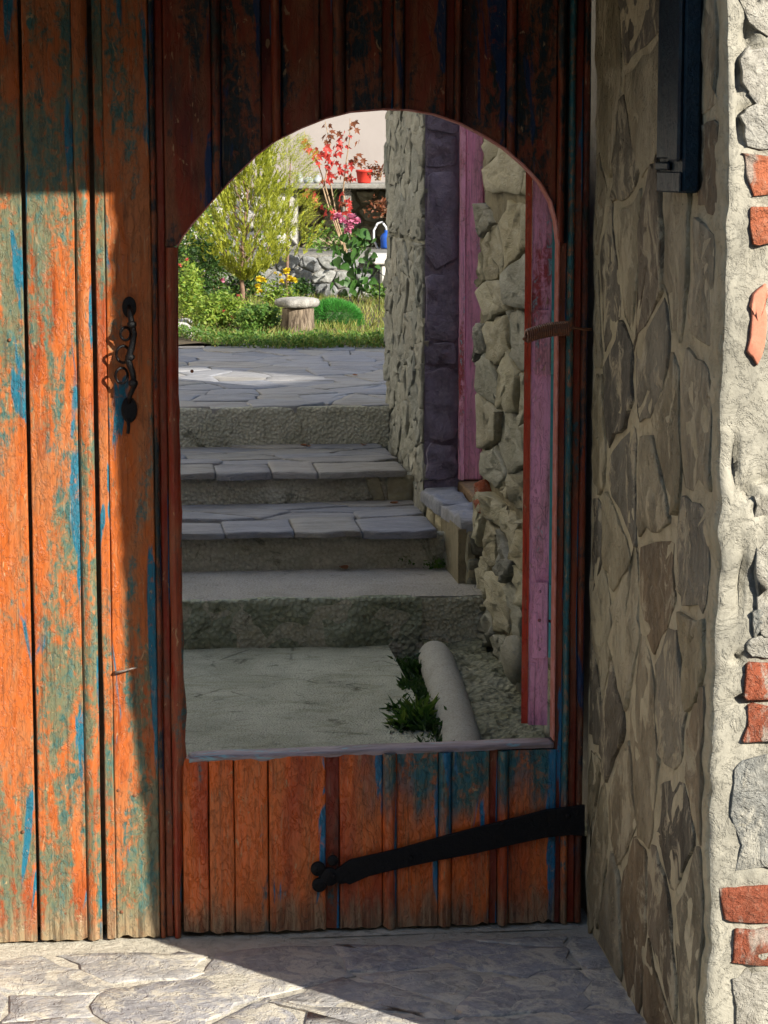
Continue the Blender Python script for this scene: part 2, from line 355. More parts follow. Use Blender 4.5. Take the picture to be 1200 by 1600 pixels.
def seed_cells(seeds, u0, u1, v0, v1, su, sv, gap, rng):
    res = []
    for s in seeds:
        poly = [(u0/su, v0/sv), (u1/su, v0/sv), (u1/su, v1/sv), (u0/su, v1/sv)]; a = (s[0]/su, s[1]/sv)
        for q in seeds:
            if q is s: continue
            c = (q[0]/su, q[1]/sv); nx, ny = c[0]-a[0], c[1]-a[1]; L = math.hypot(nx, ny)
            if L < 1e-6: continue
            nx /= L; ny /= L; poly = clip(poly, nx, ny, nx*(a[0]+c[0])/2 + ny*(a[1]+c[1])/2)
            if len(poly) < 3: break
        if len(poly) < 3: continue
        poly = inset([(p[0]*su, p[1]*sv) for p in poly], gap*rng.uniform(.35, 1.5))
        if len(poly) >= 3: res.append(poly)
    return res
def slab_obj(name, poly, frame, h, m, parent, rng, rounds=2, corner=.16, wob=.06, rise=.25, below=.012, seg=.0, rough=0, aniso=1., **kw):
    """one stone: outline in (u,v), raised to w=h along the frame normal"""
    q0 = list(poly); cx = sum(a[0] for a in q0)/len(q0); cy = sum(a[1] for a in q0)/len(q0)
    siz = math.sqrt(max(1e-9, sum((a[0]-cx)**2+(a[1]-cy)**2 for a in q0)/len(q0))); p = []
    cut = corner*siz
    for i in range(len(q0)):
        a = q0[i]; b = q0[(i+1) % len(q0)]; L = math.hypot(b[0]-a[0], b[1]-a[1])
        if L < siz*.05: continue
        t = min(.3, cut*rng.uniform(.5, 1.5)/L); k = max(1, min(5, int(L/(siz*.38)))); 
        for j in range(k+1): w = lerp(t, 1-t, j/k); p.append((lerp(a[0], b[0], w), lerp(a[1], b[1], w)))
    so = rng.uniform(0, 99); f = 2.2/siz
    p = [(a[0]+(a[0]-cx)*wob*(2.2*fn(a[0]*f*2, a[1]*f*2, so)+rng.uniform(-.35, .35)), a[1]+(a[1]-cy)*wob*(2.2*fn(a[0]*f*2+7, a[1]*f*2, so)+rng.uniform(-.35, .35))) for a in p]
    n = len(p); tu, tv = rng.uniform(-.3, .3)*h/siz*rise*2, rng.uniform(-.3, .3)*h/siz*rise*2
    V = []; 
    def top(a, s):
        x, y = cx+(a[0]-cx)*s, cy+(a[1]-cy)*s
        return (x, y, h*(1+rise*fn(x*f, y*f, so+3)) + tu*(x-cx)+tv*(y-cy) + rough*fn(x*f*4, y*f*4, so+9))
    ins = min(.35, .5*h/siz)
    for a in p: V.append(frame(a[0], a[1], -below))
    for a in p: V.append(frame(a[0], a[1], h*.45))
    for a in p: x, y, w = top(a, 1-ins*.35); V.append(frame(x, y, w*.86))
    for a in p: V.append(frame(*top(a, 1-ins)))
    for a in p: V.append(frame(*top(a, .66*(1-ins))))
    for a in p: V.append(frame(*top(a, .33*(1-ins))))
    V.append(frame(*top((cx, cy), 1)))
    Fs = []
    for k in range(5):
        for i in range(n): j = (i+1) % n; Fs.append((k*n+i, k*n+j, (k+1)*n+j, (k+1)*n+i))
    for i in range(n): Fs.append((5*n+i, 5*n+(i+1) % n, 6*n))
    # orientation
    a0, b0, c0 = Vector(V[3*n]), Vector(V[3*n+1]), Vector(V[6*n]); nn = (b0-a0).cross(c0-a0)
    up_ = Vector(frame(cx, cy, 1)) - Vector(frame(cx, cy, 0))
    if nn.dot(up_) < 0: Fs = [tuple(reversed(f_)) for f_ in Fs]
    return obj(name, V, Fs, m, parent, smooth=True, **kw)
def crazy(parent, name, frame, u0, u1, v0, v1, su, sv, gap, h, m, seed, jit=.32, **kw):
    rng = random.Random(seed); out = []
    for poly in cells(u0, u1, v0, v1, su, sv, jit, gap, rng):
        out.append(slab_obj(name, poly, frame, h*rng.uniform(.6, 1.35), m, parent, rng, **kw))
    return out
def sheet(name, frame, u0, u1, v0, v1, du, dv, amp, f, m, parent=None, **kw):
    nu = max(2, int((u1-u0)/du)); nv = max(2, int((v1-v0)/dv)); V = []; Fs = []
    for j in range(nv+1):
        for i in range(nu+1):
            u = lerp(u0, u1, i/nu); v = lerp(v0, v1, j/nv); V.append(frame(u, v, amp*(fn(u*f, v*f, 3.3)+.5*fn(u*f*2.7, v*f*2.7, 9.1))))
    for j in range(nv):
        for i in range(nu): a = j*(nu+1)+i; Fs.append((a, a+1, a+nu+2, a+nu+1))
    a0, b0, c0 = (Vector(V[i]) for i in Fs[0][:3]); up_ = Vector(frame(u0, v0, 1))-Vector(frame(u0, v0, 0))
    if (b0-a0).cross(c0-a0).dot(up_) < 0: Fs = [tuple(reversed(f_)) for f_ in Fs]
    return obj(name, V, Fs, m, parent, smooth=True, **kw)

# ============================================================ SETTING
G = -.06                                       # street level
XR, YC = .915, -1.015                          # reveal plane and outer corner of the right jamb
b = MB(); b.add([(-60, -60, G-.05), (60, -60, G-.05), (60, 60, G-.05), (-60, 60, G-.05)], [(0, 1, 2, 3)])
b.build('ground', GROUND, kind='structure')
frG = lambda u, v, w: (u, v, G+w)
pv = sheet('street_paving', frG, -2.2, 2.2, -2.6, -.0, .03, .03, .004, 6, PAVE_MT, kind='structure')
crazy(pv, 'paving_stone', frG, -.42, .96, -1.3, -.07, .24, .22, .0025, .003, PAVE, 14, rise=.9, below=.006, wob=.16, jit=.46, corner=.10)
crazy(pv, 'paving_stone', frG, -1.6, 2.0, -2.58, -1.32, .34, .32, .008, .007, PAVE, 12, rise=.5, below=.006, wob=.12, jit=.4)
sheet('street_strip', frG, -1.5, .93, -.012, .12, .03, .03, .003, 9, PAVE_MT, kind='structure')

# ---- right jamb wall: reveal facing the gate, corner, sunlit street front
jw = thing('stone_wall', (XR+.3, -.5, G), 'right hand gate pier with shaded crazy stone reveal and sunlit plaster and brick front', 'wall')
def cornerx(z): return .0 - .012*sst(.4, 1.9, z) + .010*fn(z*5, 2) + .006*fn(z*19, 5)
def jamb(s, z, w):
    """s<0 runs along the reveal (s = distance in from the corner), s>0 along the street front"""
    r = .012; lean = cornerx(z)
    if s < -r: x, y, nx, ny = XR, YC-s, -1, 0
    elif s > r: x, y, nx, ny = XR+s, YC, 0, -1
    else:
        t = (s+r)/(2*r)*math.pi/2; x, y, nx, ny = XR+r-r*math.cos(t), YC+r-r*math.sin(t), -math.cos(t), -math.sin(t)
    k = max(0, 1-abs(s)/.22); x += lean*k; y -= (.012+.060*sst(.35, 1.6, z))*k
    return (x+nx*w, y+ny*w, z)
V = []; Fs = []; ss = [-1.02+.02*i for i in range(50)] + [-.02, -.012, -.006, 0, .006, .012, .02, .03] + [.036+.006*i for i in range(17)] + [.15+.02*i for i in range(50)]
zs = [G-.05+.01*i for i in range(250)]
def FR0(px, py): p = P(px, py, Y=YC); return (p.x-XR, p.z)
PITS = [(*FR0(*c_), a_, h_) for c_, a_, h_ in (((1190,748),.030,.006), ((1160,768),.012,.010), ((1192,790),.020,.008), ((1165,60),.010,.02), ((1150,120),.006,.03), ((1168,176),.02,.006), ((1150,200),.006,.03), ((1200,312),.03,.005), ((1150,660),.02,.003), ((1152,905),.005,.05), ((1165,1092),.03,.005), ((1150,1025),.01,.01), ((1146,720),.004,.04), ((1168,1545),.008,.03), ((1190,960),.01,.008))]
for z in zs:
    for s in ss:
        amp = .005 if s < 0 else .006+.005*sst(.03, .06, s)
        pit = sum(-.024*math.exp(-((s-u)/a_)**2-((z-v)/h_)**2) for u, v, a_, h_ in PITS if abs(s-u) < a_*2.2 and abs(z-v) < h_*2.2) if s > .01 else 0
        V.append(jamb(s, z, pit + (.0035*fn(s*60, z*60, 7) if s > .02 else 0) + amp*fn(s*7, z*7, 1)+.5*amp*fn(s*24, z*24, 4) + (.004*abs(fn(s*40, z*30)) if abs(s) < .03 else 0)))
n = len(ss)
for j in range(len(zs)-1):
    for i in range(n-1):
        a = j*n+i; Fs.append((a, a+1, a+n+1, a+n))
me_idx = [i for i, f_ in enumerate(Fs) if ss[f_[0] % n] >= .0]
w_ = obj('mortar', V, [f_ for i, f_ in enumerate(Fs) if ss[f_[0] % n] < .0], JAMB_MT, jw, smooth=True)
obj('plaster', V, [Fs[i] for i in me_idx], FRONT_MT, jw, smooth=True)
b = MB(); b.box(XR+.03, XR+1.15, YC+.03, .25, G-.05, 2.45); b.build('core', FACADE, jw)

def RV(px, py):                                 # reveal point -> (s, z)
    p = P(px, py, X=XR); return (YC-p.y if False else -(p.y-YC), p.z)
frJ = lambda s, z, w: jamb(s, z, w)
rng = random.Random(5)
traced = [
 [(985,310),(1010,345),(1000,395),(965,385),(960,330)],
 [(1012,350),(1035,330),(1050,390),(1058,455),(1015,500),(985,500),(985,440)],
 [(1040,308),(1068,305),(1078,400),(1072,495),(1058,430)],
 [(1085,310),(1112,330),(1118,480),(1098,540),(1080,500)],
 [(1010,495),(1050,478),(1065,540),(1040,610),(1005,670),(992,600)],
 [(1058,590),(1085,560),(1116,575),(1118,700),(1095,790),(1062,740)],
 [(1020,660),(1050,600),(1060,680),(1050,755),(1022,700)],
 [(1008,700),(1030,700),(1050,760),(1045,850),(1010,800)],
 [(945,705),(975,690),(990,760),(985,830),(955,770)],
 [(1055,835),(1118,820),(1116,950),(1080,940),(1060,890)],
 [(1012,860),(1050,830),(1050,910),(1030,985),(1014,930)],
 [(930,945),(950,940),(958,1010),(945,1060),(932,1010)],
 [(962,905),(976,900),(984,1000),(984,1120),(965,1060)],
 [(905,1000),(930,1000),(944,1080),(942,1170),(920,1140),(905,1080)],
 [(950,1085),(965,1075),(978,1140),(955,1180),(945,1140)],
 [(984,900),(1008,880),(1020,1020),(1036,1200),(1030,1380),(1005,1430),(985,1300),(985,1100)],
 [(1025,1010),(1055,1000),(1070,1120),(1062,1230),(1040,1150)],
 [(1078,980),(1093,1000),(1090,1070),(1080,1060)],
 [(1098,960),(1118,960),(1116,1250),(1110,1320),(1080,1270),(1072,1150),(1080,1060)],
 [(908,1190),(935,1230),(946,1290),(925,1270),(908,1230)],
 [(956,1180),(975,1185),(994,1330),(975,1310),(958,1260)],
 [(910,1275),(955,1290),(970,1330),(945,1365),(912,1350)],
 [(1048,1240),(1068,1245),(1072,1390),(1052,1350),(1040,1290)],
 [(1080,1290),(1105,1330),(1102,1590),(1070,1600),(1045,1540),(1055,1450)],
 [(940,1370),(962,1370),(985,1520),(965,1500),(945,1440)],
 [(965,1380),(985,1385),(1012,1470),(1005,1482),(982,1470)],
 [(1028,1440),(1044,1440),(1048,1530),(1030,1500)],
 [(1002,1495),(1045,1550),(1060,1600),(1015,1600)],
 [(938,90),(972,95),(955,215),(935,240)],
 [(1000,75),(1018,85),(1018,200),(985,230),(978,165)],
 [(978,10),(1016,0),(1014,60),(985,80)],
 [(925,245),(945,240),(940,330),(925,400),(920,330)],
 [(950,245),(990,190),(1016,210),(1012,300),(975,300),(955,330)],
 [(935,340),(960,395),(975,480),(965,560),(945,520),(935,430)],
 [(922,410),(932,440),(938,560),(925,610),(920,520)],
 [(945,570),(970,560),(985,640),(975,680),(950,650)],
 [(922,620),(940,640),(945,690),(928,740),(920,690)],
 [(920,760),(940,750),(950,850),(930,930),(912,920),(912,850)],
 [(950,790),(975,830),(980,880),(962,890),(948,850)],
 [(1092,200),(1120,200),(1122,300),(1095,296)],
 [(1092,20),(1126,20),(1124,190),(1093,190)]]
seeds = []
for t in traced:
    q = [RV(*p) for p in t]; seeds.append((sum(p[0] for p in q)/len(q), sum(p[1] for p in q)/len(q)))
for poly in seed_cells(seeds, -1.0, -.034, G, 1.86, .6, .72, .010, rng):
    slab_obj('stone', poly, frJ, rng.uniform(.0015, .007), JAMB_ST, jw, rng, corner=.13, wob=.11, rise=.9, rough=.007, below=.008)
crazy(jw, 'stone', frJ, -1.0, -.02, 1.86, 2.3, .22, .2, .01, .008, JAMB_ST, 21, wob=.12)
# street front: bricks and stones bedded in plaster
def FR(px, py): p = P(px, py, Y=YC); return (p.x-XR, p.z)
def front(name, pts, h, m, **kw):
    slab_obj(name, [FR(*p) for p in pts], frJ, h, m, jw, rng, rounds=kw.pop('rounds', 1), corner=kw.pop('corner', .12), **kw)
for (x0, y0, x1, y1) in [(1158,243,1300,303),(1163,322,1300,381),(1155,1036,1300,1092),(1164,1100,1300,1157),(1130,1384,1290,1438),(1137,1446,1290,1501)]:
    k = rng.uniform(-3, 3); front('brick', [(x0,y0+k),(x1,y0-2),(x1,y1),(x0+3,y1+k)], .006, BRICK, wob=.12, rise=.7, rough=.006, below=.02, corner=.05)
for pts in [[(1150,95),(1170,70),(1215,80),(1215,160),(1185,175),(1160,150)], [(1150,180),(1180,165),(1215,180),(1215,235),(1160,228)], [(1152,0),(1170,-20),(1220,-20),(1220,60),(1175,55)],
            [(1172,850),(1200,820),(1260,830),(1260,980),(1190,990),(1175,930)], [(1158,1000),(1190,990),(1230,1000),(1220,1025),(1165,1025)], [(1172,950),(1188,945),(1196,980),(1176,990)],
            [(1150,1170),(1290,1165),(1290,1368),(1140,1372)], [(1142,1520),(1170,1512),(1230,1520),(1225,1600),(1150,1600)], [(1165,770),(1190,765),(1230,775),(1220,800),(1175,802)]]:
    front('stone', pts, rng.uniform(.002, .0045), FRONT_ST, wob=.16, rise=.2, rough=.004, rounds=2, corner=.05)
front('red_paint_stain', [(1165,462),(1180,440),(1193,445),(1190,500),(1188,552),(1172,562),(1160,548),(1166,500)], .0068, PINKST, wob=.14, corner=.2, rise=.05, rounds=2, below=.004)
crazy(jw, 'stone', frJ, .24, 1.1, G, 2.3, .24, .13, .014, .014, FRONT_ST, 23, wob=.1, rough=.004)

# ---- street facade over the gate (lintel, unseen storey cut to shape the yard light, left pier)
fa = thing('house_facade', (-2, 0, G), 'lintel and left pier of the wooden gate under an unseen storey shaped for its shade', 'building')
b = MB(); b.box(-3.2, XR+.02, YC+.0, .02, 2.096, 2.75); b.build('lintel', FACADE, fa)
b = MB(); b.box(-2.4, -1.32, YC, .25, G-.05, 2.094); b.build('pier', FACADE, fa)
b = MB(); b.box(-3.2, 9, -.16, .015, 2.752, 3.55); b.box(-3.2, -.5, -.16, .015, 3.55, 4.25); b.box(5.16, 9, -.16, .015, 3.55, 4.25)  # unseen storey; its gap is placed to throw the terrace sun patch
b.box(-3.2, 9, -.16, .015, 4.25, 4.9)
b.add([(4.3, -.15, 3.54), (5.17, -.15, 3.54), (5.17, -.15, 3.85), (4.3, 0, 3.54), (5.17, 0, 3.54), (5.17, 0, 3.85)], [(0,1,2),(5,4,3),(0,2,5,3),(0,3,4,1),(1,4,5,2)])  # wedge narrows the gap so the sun patch tapers
b.build('wall', FACADE, fa)
b = MB(); b.box(2.1, 9, -.4, .25, G-.05, 2.75); b.build('side_wall', FACADE, fa)

b = MB(); b.box(-14, 16, -15, -9.5, G-.05, 5.3); b.build('sky_blocker', ASPH, None, label='unseen plain block added across the street to screen skylight from the gate', cat='sky screen')  # added out of view to block skylight and deepen the gate's shade
b = MB(); b.box(-2.9, -2.6, .3, 12, G-.05, 6.8); b.build('bounce_wall', BOUNCEW, None, label='unseen tall pale wall added left of the yard to bounce sunlight onto the steps', cat='sky screen')  # added out of view as warm fill for the steps

b = MB(); b.box(-2.55, 9, .018, .05, 2.1, 3.53); b.build('yard_bounce_panel', BOUNCEW, fa)  # pale face added out of view to bounce light into the yard

# ============================================================ STEPS, FLOOR
XL = -1.1                                       # the steps run on out of sight to the left
YR = [1.889, 2.369, 2.983, 3.748, 6.606]; ZR = [.15, .291, .408, .507, .644]
XE = [.955, .899, .897, .902]
frF = lambda u, v, w: (u, v, .15 + w - .04*sst(1.3, .1, v))
sheet('yard_floor', frF, XL, .705, .045, YR[0]+.02, .025, .025, .008, 3.5, SLAB, kind='structure')
sheet('drain_edge', lambda u, v, w: (u, v, .165+w-.05*sst(1.3, .1, v)), .80, 1.0, .045, YR[0]+.12, .012, .012, .018, 9, CONC_D, kind='structure')
sheet('gutter_bed', lambda u, v, w: (u, v, .10+w), .70, .83, .045, YR[0]+.02, .03, .03, .008, 8, SOIL, kind='structure')
st = thing('stone_steps', (0, 1.889, .1), 'four shallow grey steps of concrete and slate climbing from the gate to the garden', 'steps')
def step_block(name, x1, y0, y1, z0, z1, m, amp, f, par=st):
    """riser + tread of a cast step as one rough skin"""
    V = []; Fs = []; prof = []
    nr = max(3, int((z1-z0)/.012)); 
    for i in range(nr): prof.append((y0, lerp(z0, z1, i/nr), 0, -1))
    prof += [(y0+.003, z1-.003, .7, -.7)]
    nt_ = max(3, int((y1-y0)/.04))
    for i in range(nt_+1): prof.append((lerp(y0+.012, y1, i/nt_), z1, 1, 0))
    nx = int((x1-XL)/.014)
    for i in range(nx+1):
        x = lerp(XL, x1, i/nx)
        for (y, z, nz, ny) in prof:
            d = amp*(fn(x*f, y*f, z*f*1.5)+.6*fn(x*f*3, y*f*3, z*f*3+5))
            V.append((x, y+ny*d, z+nz*d*.5))
    k = len(prof)
    for i in range(nx):
        for j in range(k-1): a = i*k+j; Fs.append((a, a+k, a+k+1, a+1))
    o = obj(name, V, Fs, m, par, smooth=True)
    b = MB(); b.box(x1-.04, x1-.001, y0+.008, y1, z0, z1-.008); b.build('end_block', m, par)
    return o
step_block('lower_riser', .80, YR[0], YR[0]+.03, .08, .290, CONC_G, .012, 9)
step_block('corner_riser', .985, YR[0]+.002, YR[0]+.05, .08, .288, CONC1, .006, 6)
sheet('lower_tread', lambda u, v, w: (u, v, .289+w), XL, .985, YR[0]+.012, YR[1]+.03, .02, .02, .003, 9, CONC_T, st)
step_block('riser', .95, YR[1]+.02, YR[1]+.05, .27, .395, CONC1, .006, 8)
step_block('riser', .90, YR[2]+.02, YR[2]+.05, .39, .495, CONC1, .006, 7)
step_block('riser', .905, YR[3], YR[3]+.03, .49, .643, CONC1, .006, 5)
# slate covered treads: nosing slabs proud of the riser, small flags behind
def slate_tread(k, x1, cuts):
    z = ZR[k+1]; fr = lambda u, v, w: (u, v, z-.012+w)
    sheet('bedding', fr, XL, x1, YR[k]+.03, YR[k+1]+.03, .04, .04, .003, 8, SLATE_MT, st)
    xs = [XL] + cuts + [x1]; rr = random.Random(40+k)
    for a, c in zip(xs[:-1], xs[1:]):
        d = rr.uniform(.24, .30); y0 = YR[k]-rr.uniform(.004, .016)
        n_ = max(2, int((c-a)/.05)); fe = [(lerp(a+.0015, c-.0015, i/n_), y0+rr.uniform(-.020, .014)) for i in range(n_+1)]
        slab_obj('slate', fe + [(c-.002, y0+d), (a+.002, y0+d*rr.uniform(.9, 1.08))], fr, .013, SLATE, st, rr, corner=.05, wob=.012, rise=.3, below=rr.uniform(.004, .014))
    crazy(st, 'slate', fr, XL, x1, YR[k]+.27, YR[k+1]+.015, .26, .12, .0012, .011, SLATE, 50+k, wob=.07, rise=.12, jit=.47, corner=.04)
slate_tread(1, .905, [gX(p, 830, YR[1]) for p in (-300, 60, 350, 460, 565)])
slate_tread(2, .885, [gX(p, 738, YR[2]) for p in (-150, 150, 337, 425, 497)])
# standing stones set in the second riser
rr = random.Random(3)
frR = lambda u, v, w: (u, YR[2]+.02-w, v)
for pts in ([(570,742),(590,740),(600,770),(602,785),(588,787),(576,765)], [(604,745),(646,742),(646,785),(606,786)]):
    slab_obj('stone', [(P(*p, Y=YR[2]).x, P(*p, Y=YR[2]).z) for p in pts], frR, .012, RUB_ST, st, rr, wob=.06, rise=.5)
# terrace
frT = lambda u, v, w: (u, v, .634+w)
te = sheet('terrace', frT, -2.2, 3.2, YR[3]+.028, 6.9, .05, .05, .002, 5, SLATE_MT, kind='structure')
crazy(te, 'slate', frT, -.25, 1.75, YR[3]+.005, 6.75, .21, .26, .0018, .010, SLATE, 61, wob=.08, rise=.14, jit=.47, corner=.04)
b = MB(); b.box(-2.2, 3.2, YR[3]+.04, 17, .3, .62); b.build('terrace_fill', SOIL, kind='structure')

# fallen leaves on the steps
DRY = leaf_mat('dry_leaf', (.40, .15, .05), (.30, .12, .05), (.42, .2, .08))
def curled_leaf(m, name='fallen_leaf'):
    V = []; Fs = []; nu, nv = 6, 4
    for i in range(nu+1):
        t = i/nu; w = math.sin(math.pi*min(1, t*.95+.03))**.7*.42
        for j in range(nv+1):
            s = j/nv*2-1; V.append((t-.5, s*w, .25*(s*s)*w*1.8+.22*(t-.5)**2))
    for i in range(nu):
        for j in range(nv): a = i*(nv+1)+j; Fs.append((a, a+1, a+nv+2, a+nv+1))
    me = mesh_data(name, V, Fs, m, smooth=True); return me
fl = curled_leaf(DRY)
leafs = [((475, 698), .507, 'on the third step near its middle'), ((568, 697), .507, 'on the third step at the right'), ((616, 788), .408, 'beside the slate at the right of the second step'),
         ((484, 699), .508, 'small, beside a larger leaf on the third step'), ((537, 890), .291, 'on the gravelly lowest step'), ((555, 588), .644, 'on the terrace paving near the sun patch')]
for i, ((px, py), z, t) in enumerate(leafs):
    o = bpy.data.objects.new('fallen_leaf', fl); COL.objects.link(o); p = P(px, py, Z=z); o.location = (p.x, p.y, z+.004); s = (.026, .03, .03, .016, .035, .024)[i]
    o.scale = (s, s, s); o.rotation_euler = (.1, .1, i*1.3); tag(o, 'curled orange brown fallen leaf ' + t, 'leaf', None, 'fallen leaves on the steps')

# drain pipe in the gutter
pa, pb = Vector((.812, 1.70, .158)), Vector((.705, .09, .110))
b = MB(); n_ = 14; V = []; 
pts = [pa.lerp(pb, i/20) + Vector((.012*math.sin(i/20*3.1), 0, .002*fn(i*.5))) for i in range(21)]
pts = [pts[0]+Vector((0,.012,-.004))] + pts
b.tube(pts, [.030] + [.044] + [.049]*20, 22); b.build('drain_pipe', PIPEM, None, label='pale grey round pipe lying in the gutter beside the yard floor', cat='pipe', smooth=True)

# ============================================================ RIGHT HAND WALL OF THE YARD
yw = thing('yard_wall', (1.1, .1, .1), 'rubble stone wall between the pink gate door and the pink doorway', 'wall')
XW = .992
frW = lambda u, v, w: (XW-w, u, v)             # u = distance inward, v = height
sheet('mortar', frW, .05, 2.05, .05, 2.3, .02, .02, .014, 8, RUB_MT, yw)
b = MB(); b.box(XW+.02, XW+.30, .26, 2.04, .05, 2.3); b.build('core', FACADE, yw)
crazy(yw, 'stone', frW, .07, 2.04, 1.42, 2.28, .56, .17, .004, .014, RUB_ST, 71, wob=.12, rise=.5, rough=.012, corner=.06, jit=.45)
crazy(yw, 'stone', frW, .07, 2.04, .62, 1.40, .38, .135, .005, .018, RUB_ST, 72, wob=.14, rise=.6, rough=.016, corner=.06, jit=.46)
crazy(yw, 'stone', frW, .07, 2.04, .16, .60, .30, .12, .008, .022, RUB_ST, 73, wob=.16, rise=.7, rough=.018, corner=.08, jit=.46)
# small brick fragments by the threshold
rr = random.Random(8)
for pts in ([(755,755),(764,750),(766,775),(756,772)], [(753,780),(764,778),(768,805),(760,800)]):
    slab_obj('brick', [(P(*p, X=XW).y, P(*p, X=XW).z) for p in pts], frW, .03, BRICK, yw, rr, wob=.1, rise=.4)
# big rounded stone at the foot of the wall, near the gate
b = MB(); c = P(806, 1030, X=.96)
V = []; 
for i in range(9):
    a = math.pi*i/8; b_ = []
    for k in range(16):
        q = 2*math.pi*k/16; d = Vector((math.sin(a)*math.cos(q)*.035, math.sin(a)*math.sin(q)*.10, math.cos(a)*.062)); d *= 1+.15*fn(d.x*20, d.y*20, d.z*20); V.append(c+d)
Fs = [(i*16+k, i*16+(k+1) % 16, (i+1)*16+(k+1) % 16, (i+1)*16+k) for i in range(8) for k in range(16)]
obj('stone', V, Fs, RUB_ST, yw, smooth=True)

# far length of wall with its purple washed return
fwl = thing('garden_wall', (.98, 3.3, .3), 'narrow grey slate wall standing between the purple stones and the terrace', 'wall')
XF = .915; Y0, Y1 = 2.78, 3.90
frX = lambda u, v, w: (XF-w, u, v)
sheet('mortar', frX, Y0, Y1, .28, 2.3, .015, .02, .008, 10, FAR_MT, fwl)
crazy(fwl, 'stone', frX, Y0+.005, Y1-.005, .30, 1.25, .15, .10, .0015, .008, FAR_ST, 81, wob=.16, rise=.8, rough=.010, corner=.05, jit=.48)
crazy(fwl, 'stone', frX, Y0+.005, Y1-.005, 1.26, 2.3, .15, .13, .0015, .008, FAR_ST, 82, wob=.16, rise=.8, rough=.010, corner=.05, jit=.48)
b = MB(); b.box(XF+.012, XF+.13, Y0+.01, Y1-.002, .28, 2.3); b.build('core', FAR_MT, fwl)
frP = lambda u, v, w: (u, Y0-w, v)
sheet('purple_render', frP, XF, XF+.135, .28, 2.3, .01, .02, .006, 14, PURP, fwl)
for (y0, y1) in ((150, 208), (212, 262), (265, 416), (424, 532), (535, 570), (573, 690), (693, 750)):
    z0, z1 = P(690, y1, Y=Y0).z, P(690, y0, Y=Y0).z; x0, x1 = XF+.004, XF+rr.uniform(.098, .108)
    slab_obj('purple_stone', [(x0, z0), (x1, z0+.004), (x1+rr.uniform(-.012, .006), z1-.003), (x0+.002, z1)], frP, rr.uniform(.004, .010), PURP, fwl, rr, corner=.14, wob=.10, rise=1.1, rough=.012)
# pink doorway frame set back in the opening
pd = thing('door_frame', (1.06, 2.84, .45), 'weathered pink wooden doorway post standing on a bare wooden threshold', 'door frame')
b = MB(); b.box(1.022, 1.038, Y0-.035, Y0+.06, .505, 2.2, .002); b.build('post_edge', PINK, pd)
b = MB(); b.box(1.040, 1.098, Y0-.015, Y0+.075, .503, 2.2, .004); b.build('post', PINK, pd)
b = MB(); b.box(1.101, 1.112, Y0-.03, Y0+.06, .503, 2.2, .002); b.build('inner_bead', PINK, pd)
b = MB(); b.box(1.022, 1.16, 2.07, Y0+.07, .455, .500, .006); b.build('threshold', WOODB, pd)
b = MB(); b.box(1.03, 1.11, 2.05, 2.12, .503, 2.2, .003); b.build('post', PINK, pd)
b = MB(); b.box(1.03, 1.11, 2.05, Y0+.06, 2.202, 2.29, .003); b.build('head', PINK, pd)
# stone ledge below the doorway
lg = thing('stone_ledge', (.98, 2.4, .28), 'low ledge of pale stones topped by a slate slab under the pink doorway', 'ledge')
b = MB(); b.box(.93, 1.16, 2.09, Y0-.002, .25, .45); b.build('core', RUB_MT, lg)
frL = lambda u, v, w: (.93-w + .035*sst(2.7, 2.1, u), u, v)
crazy(lg, 'stone', frL, 2.07, Y0-.01, .27, .452, .17, .16, .006, .018, RUB_ST, 91, wob=.1, rise=.5, rough=.006)
frL2 = lambda u, v, w: (u, 2.09-w, v)
crazy(lg, 'stone', frL2, .95, 1.02, .27, .45, .07, .1, .004, .016, RUB_ST, 92, wob=.08, rise=.4)
frL3 = lambda u, v, w: (u, v, .452+w)
for pts in ([(.905, Y0-.01), (1.018, Y0-.01), (1.02, 2.46), (.915, 2.42)], [(.918, 2.41), (1.02, 2.45), (1.02, 2.09), (.945, 2.06)]):
    slab_obj('slate', pts, frL3, .026, SLATE, lg, rr, corner=.08, wob=.10, rise=.5, rough=.010)

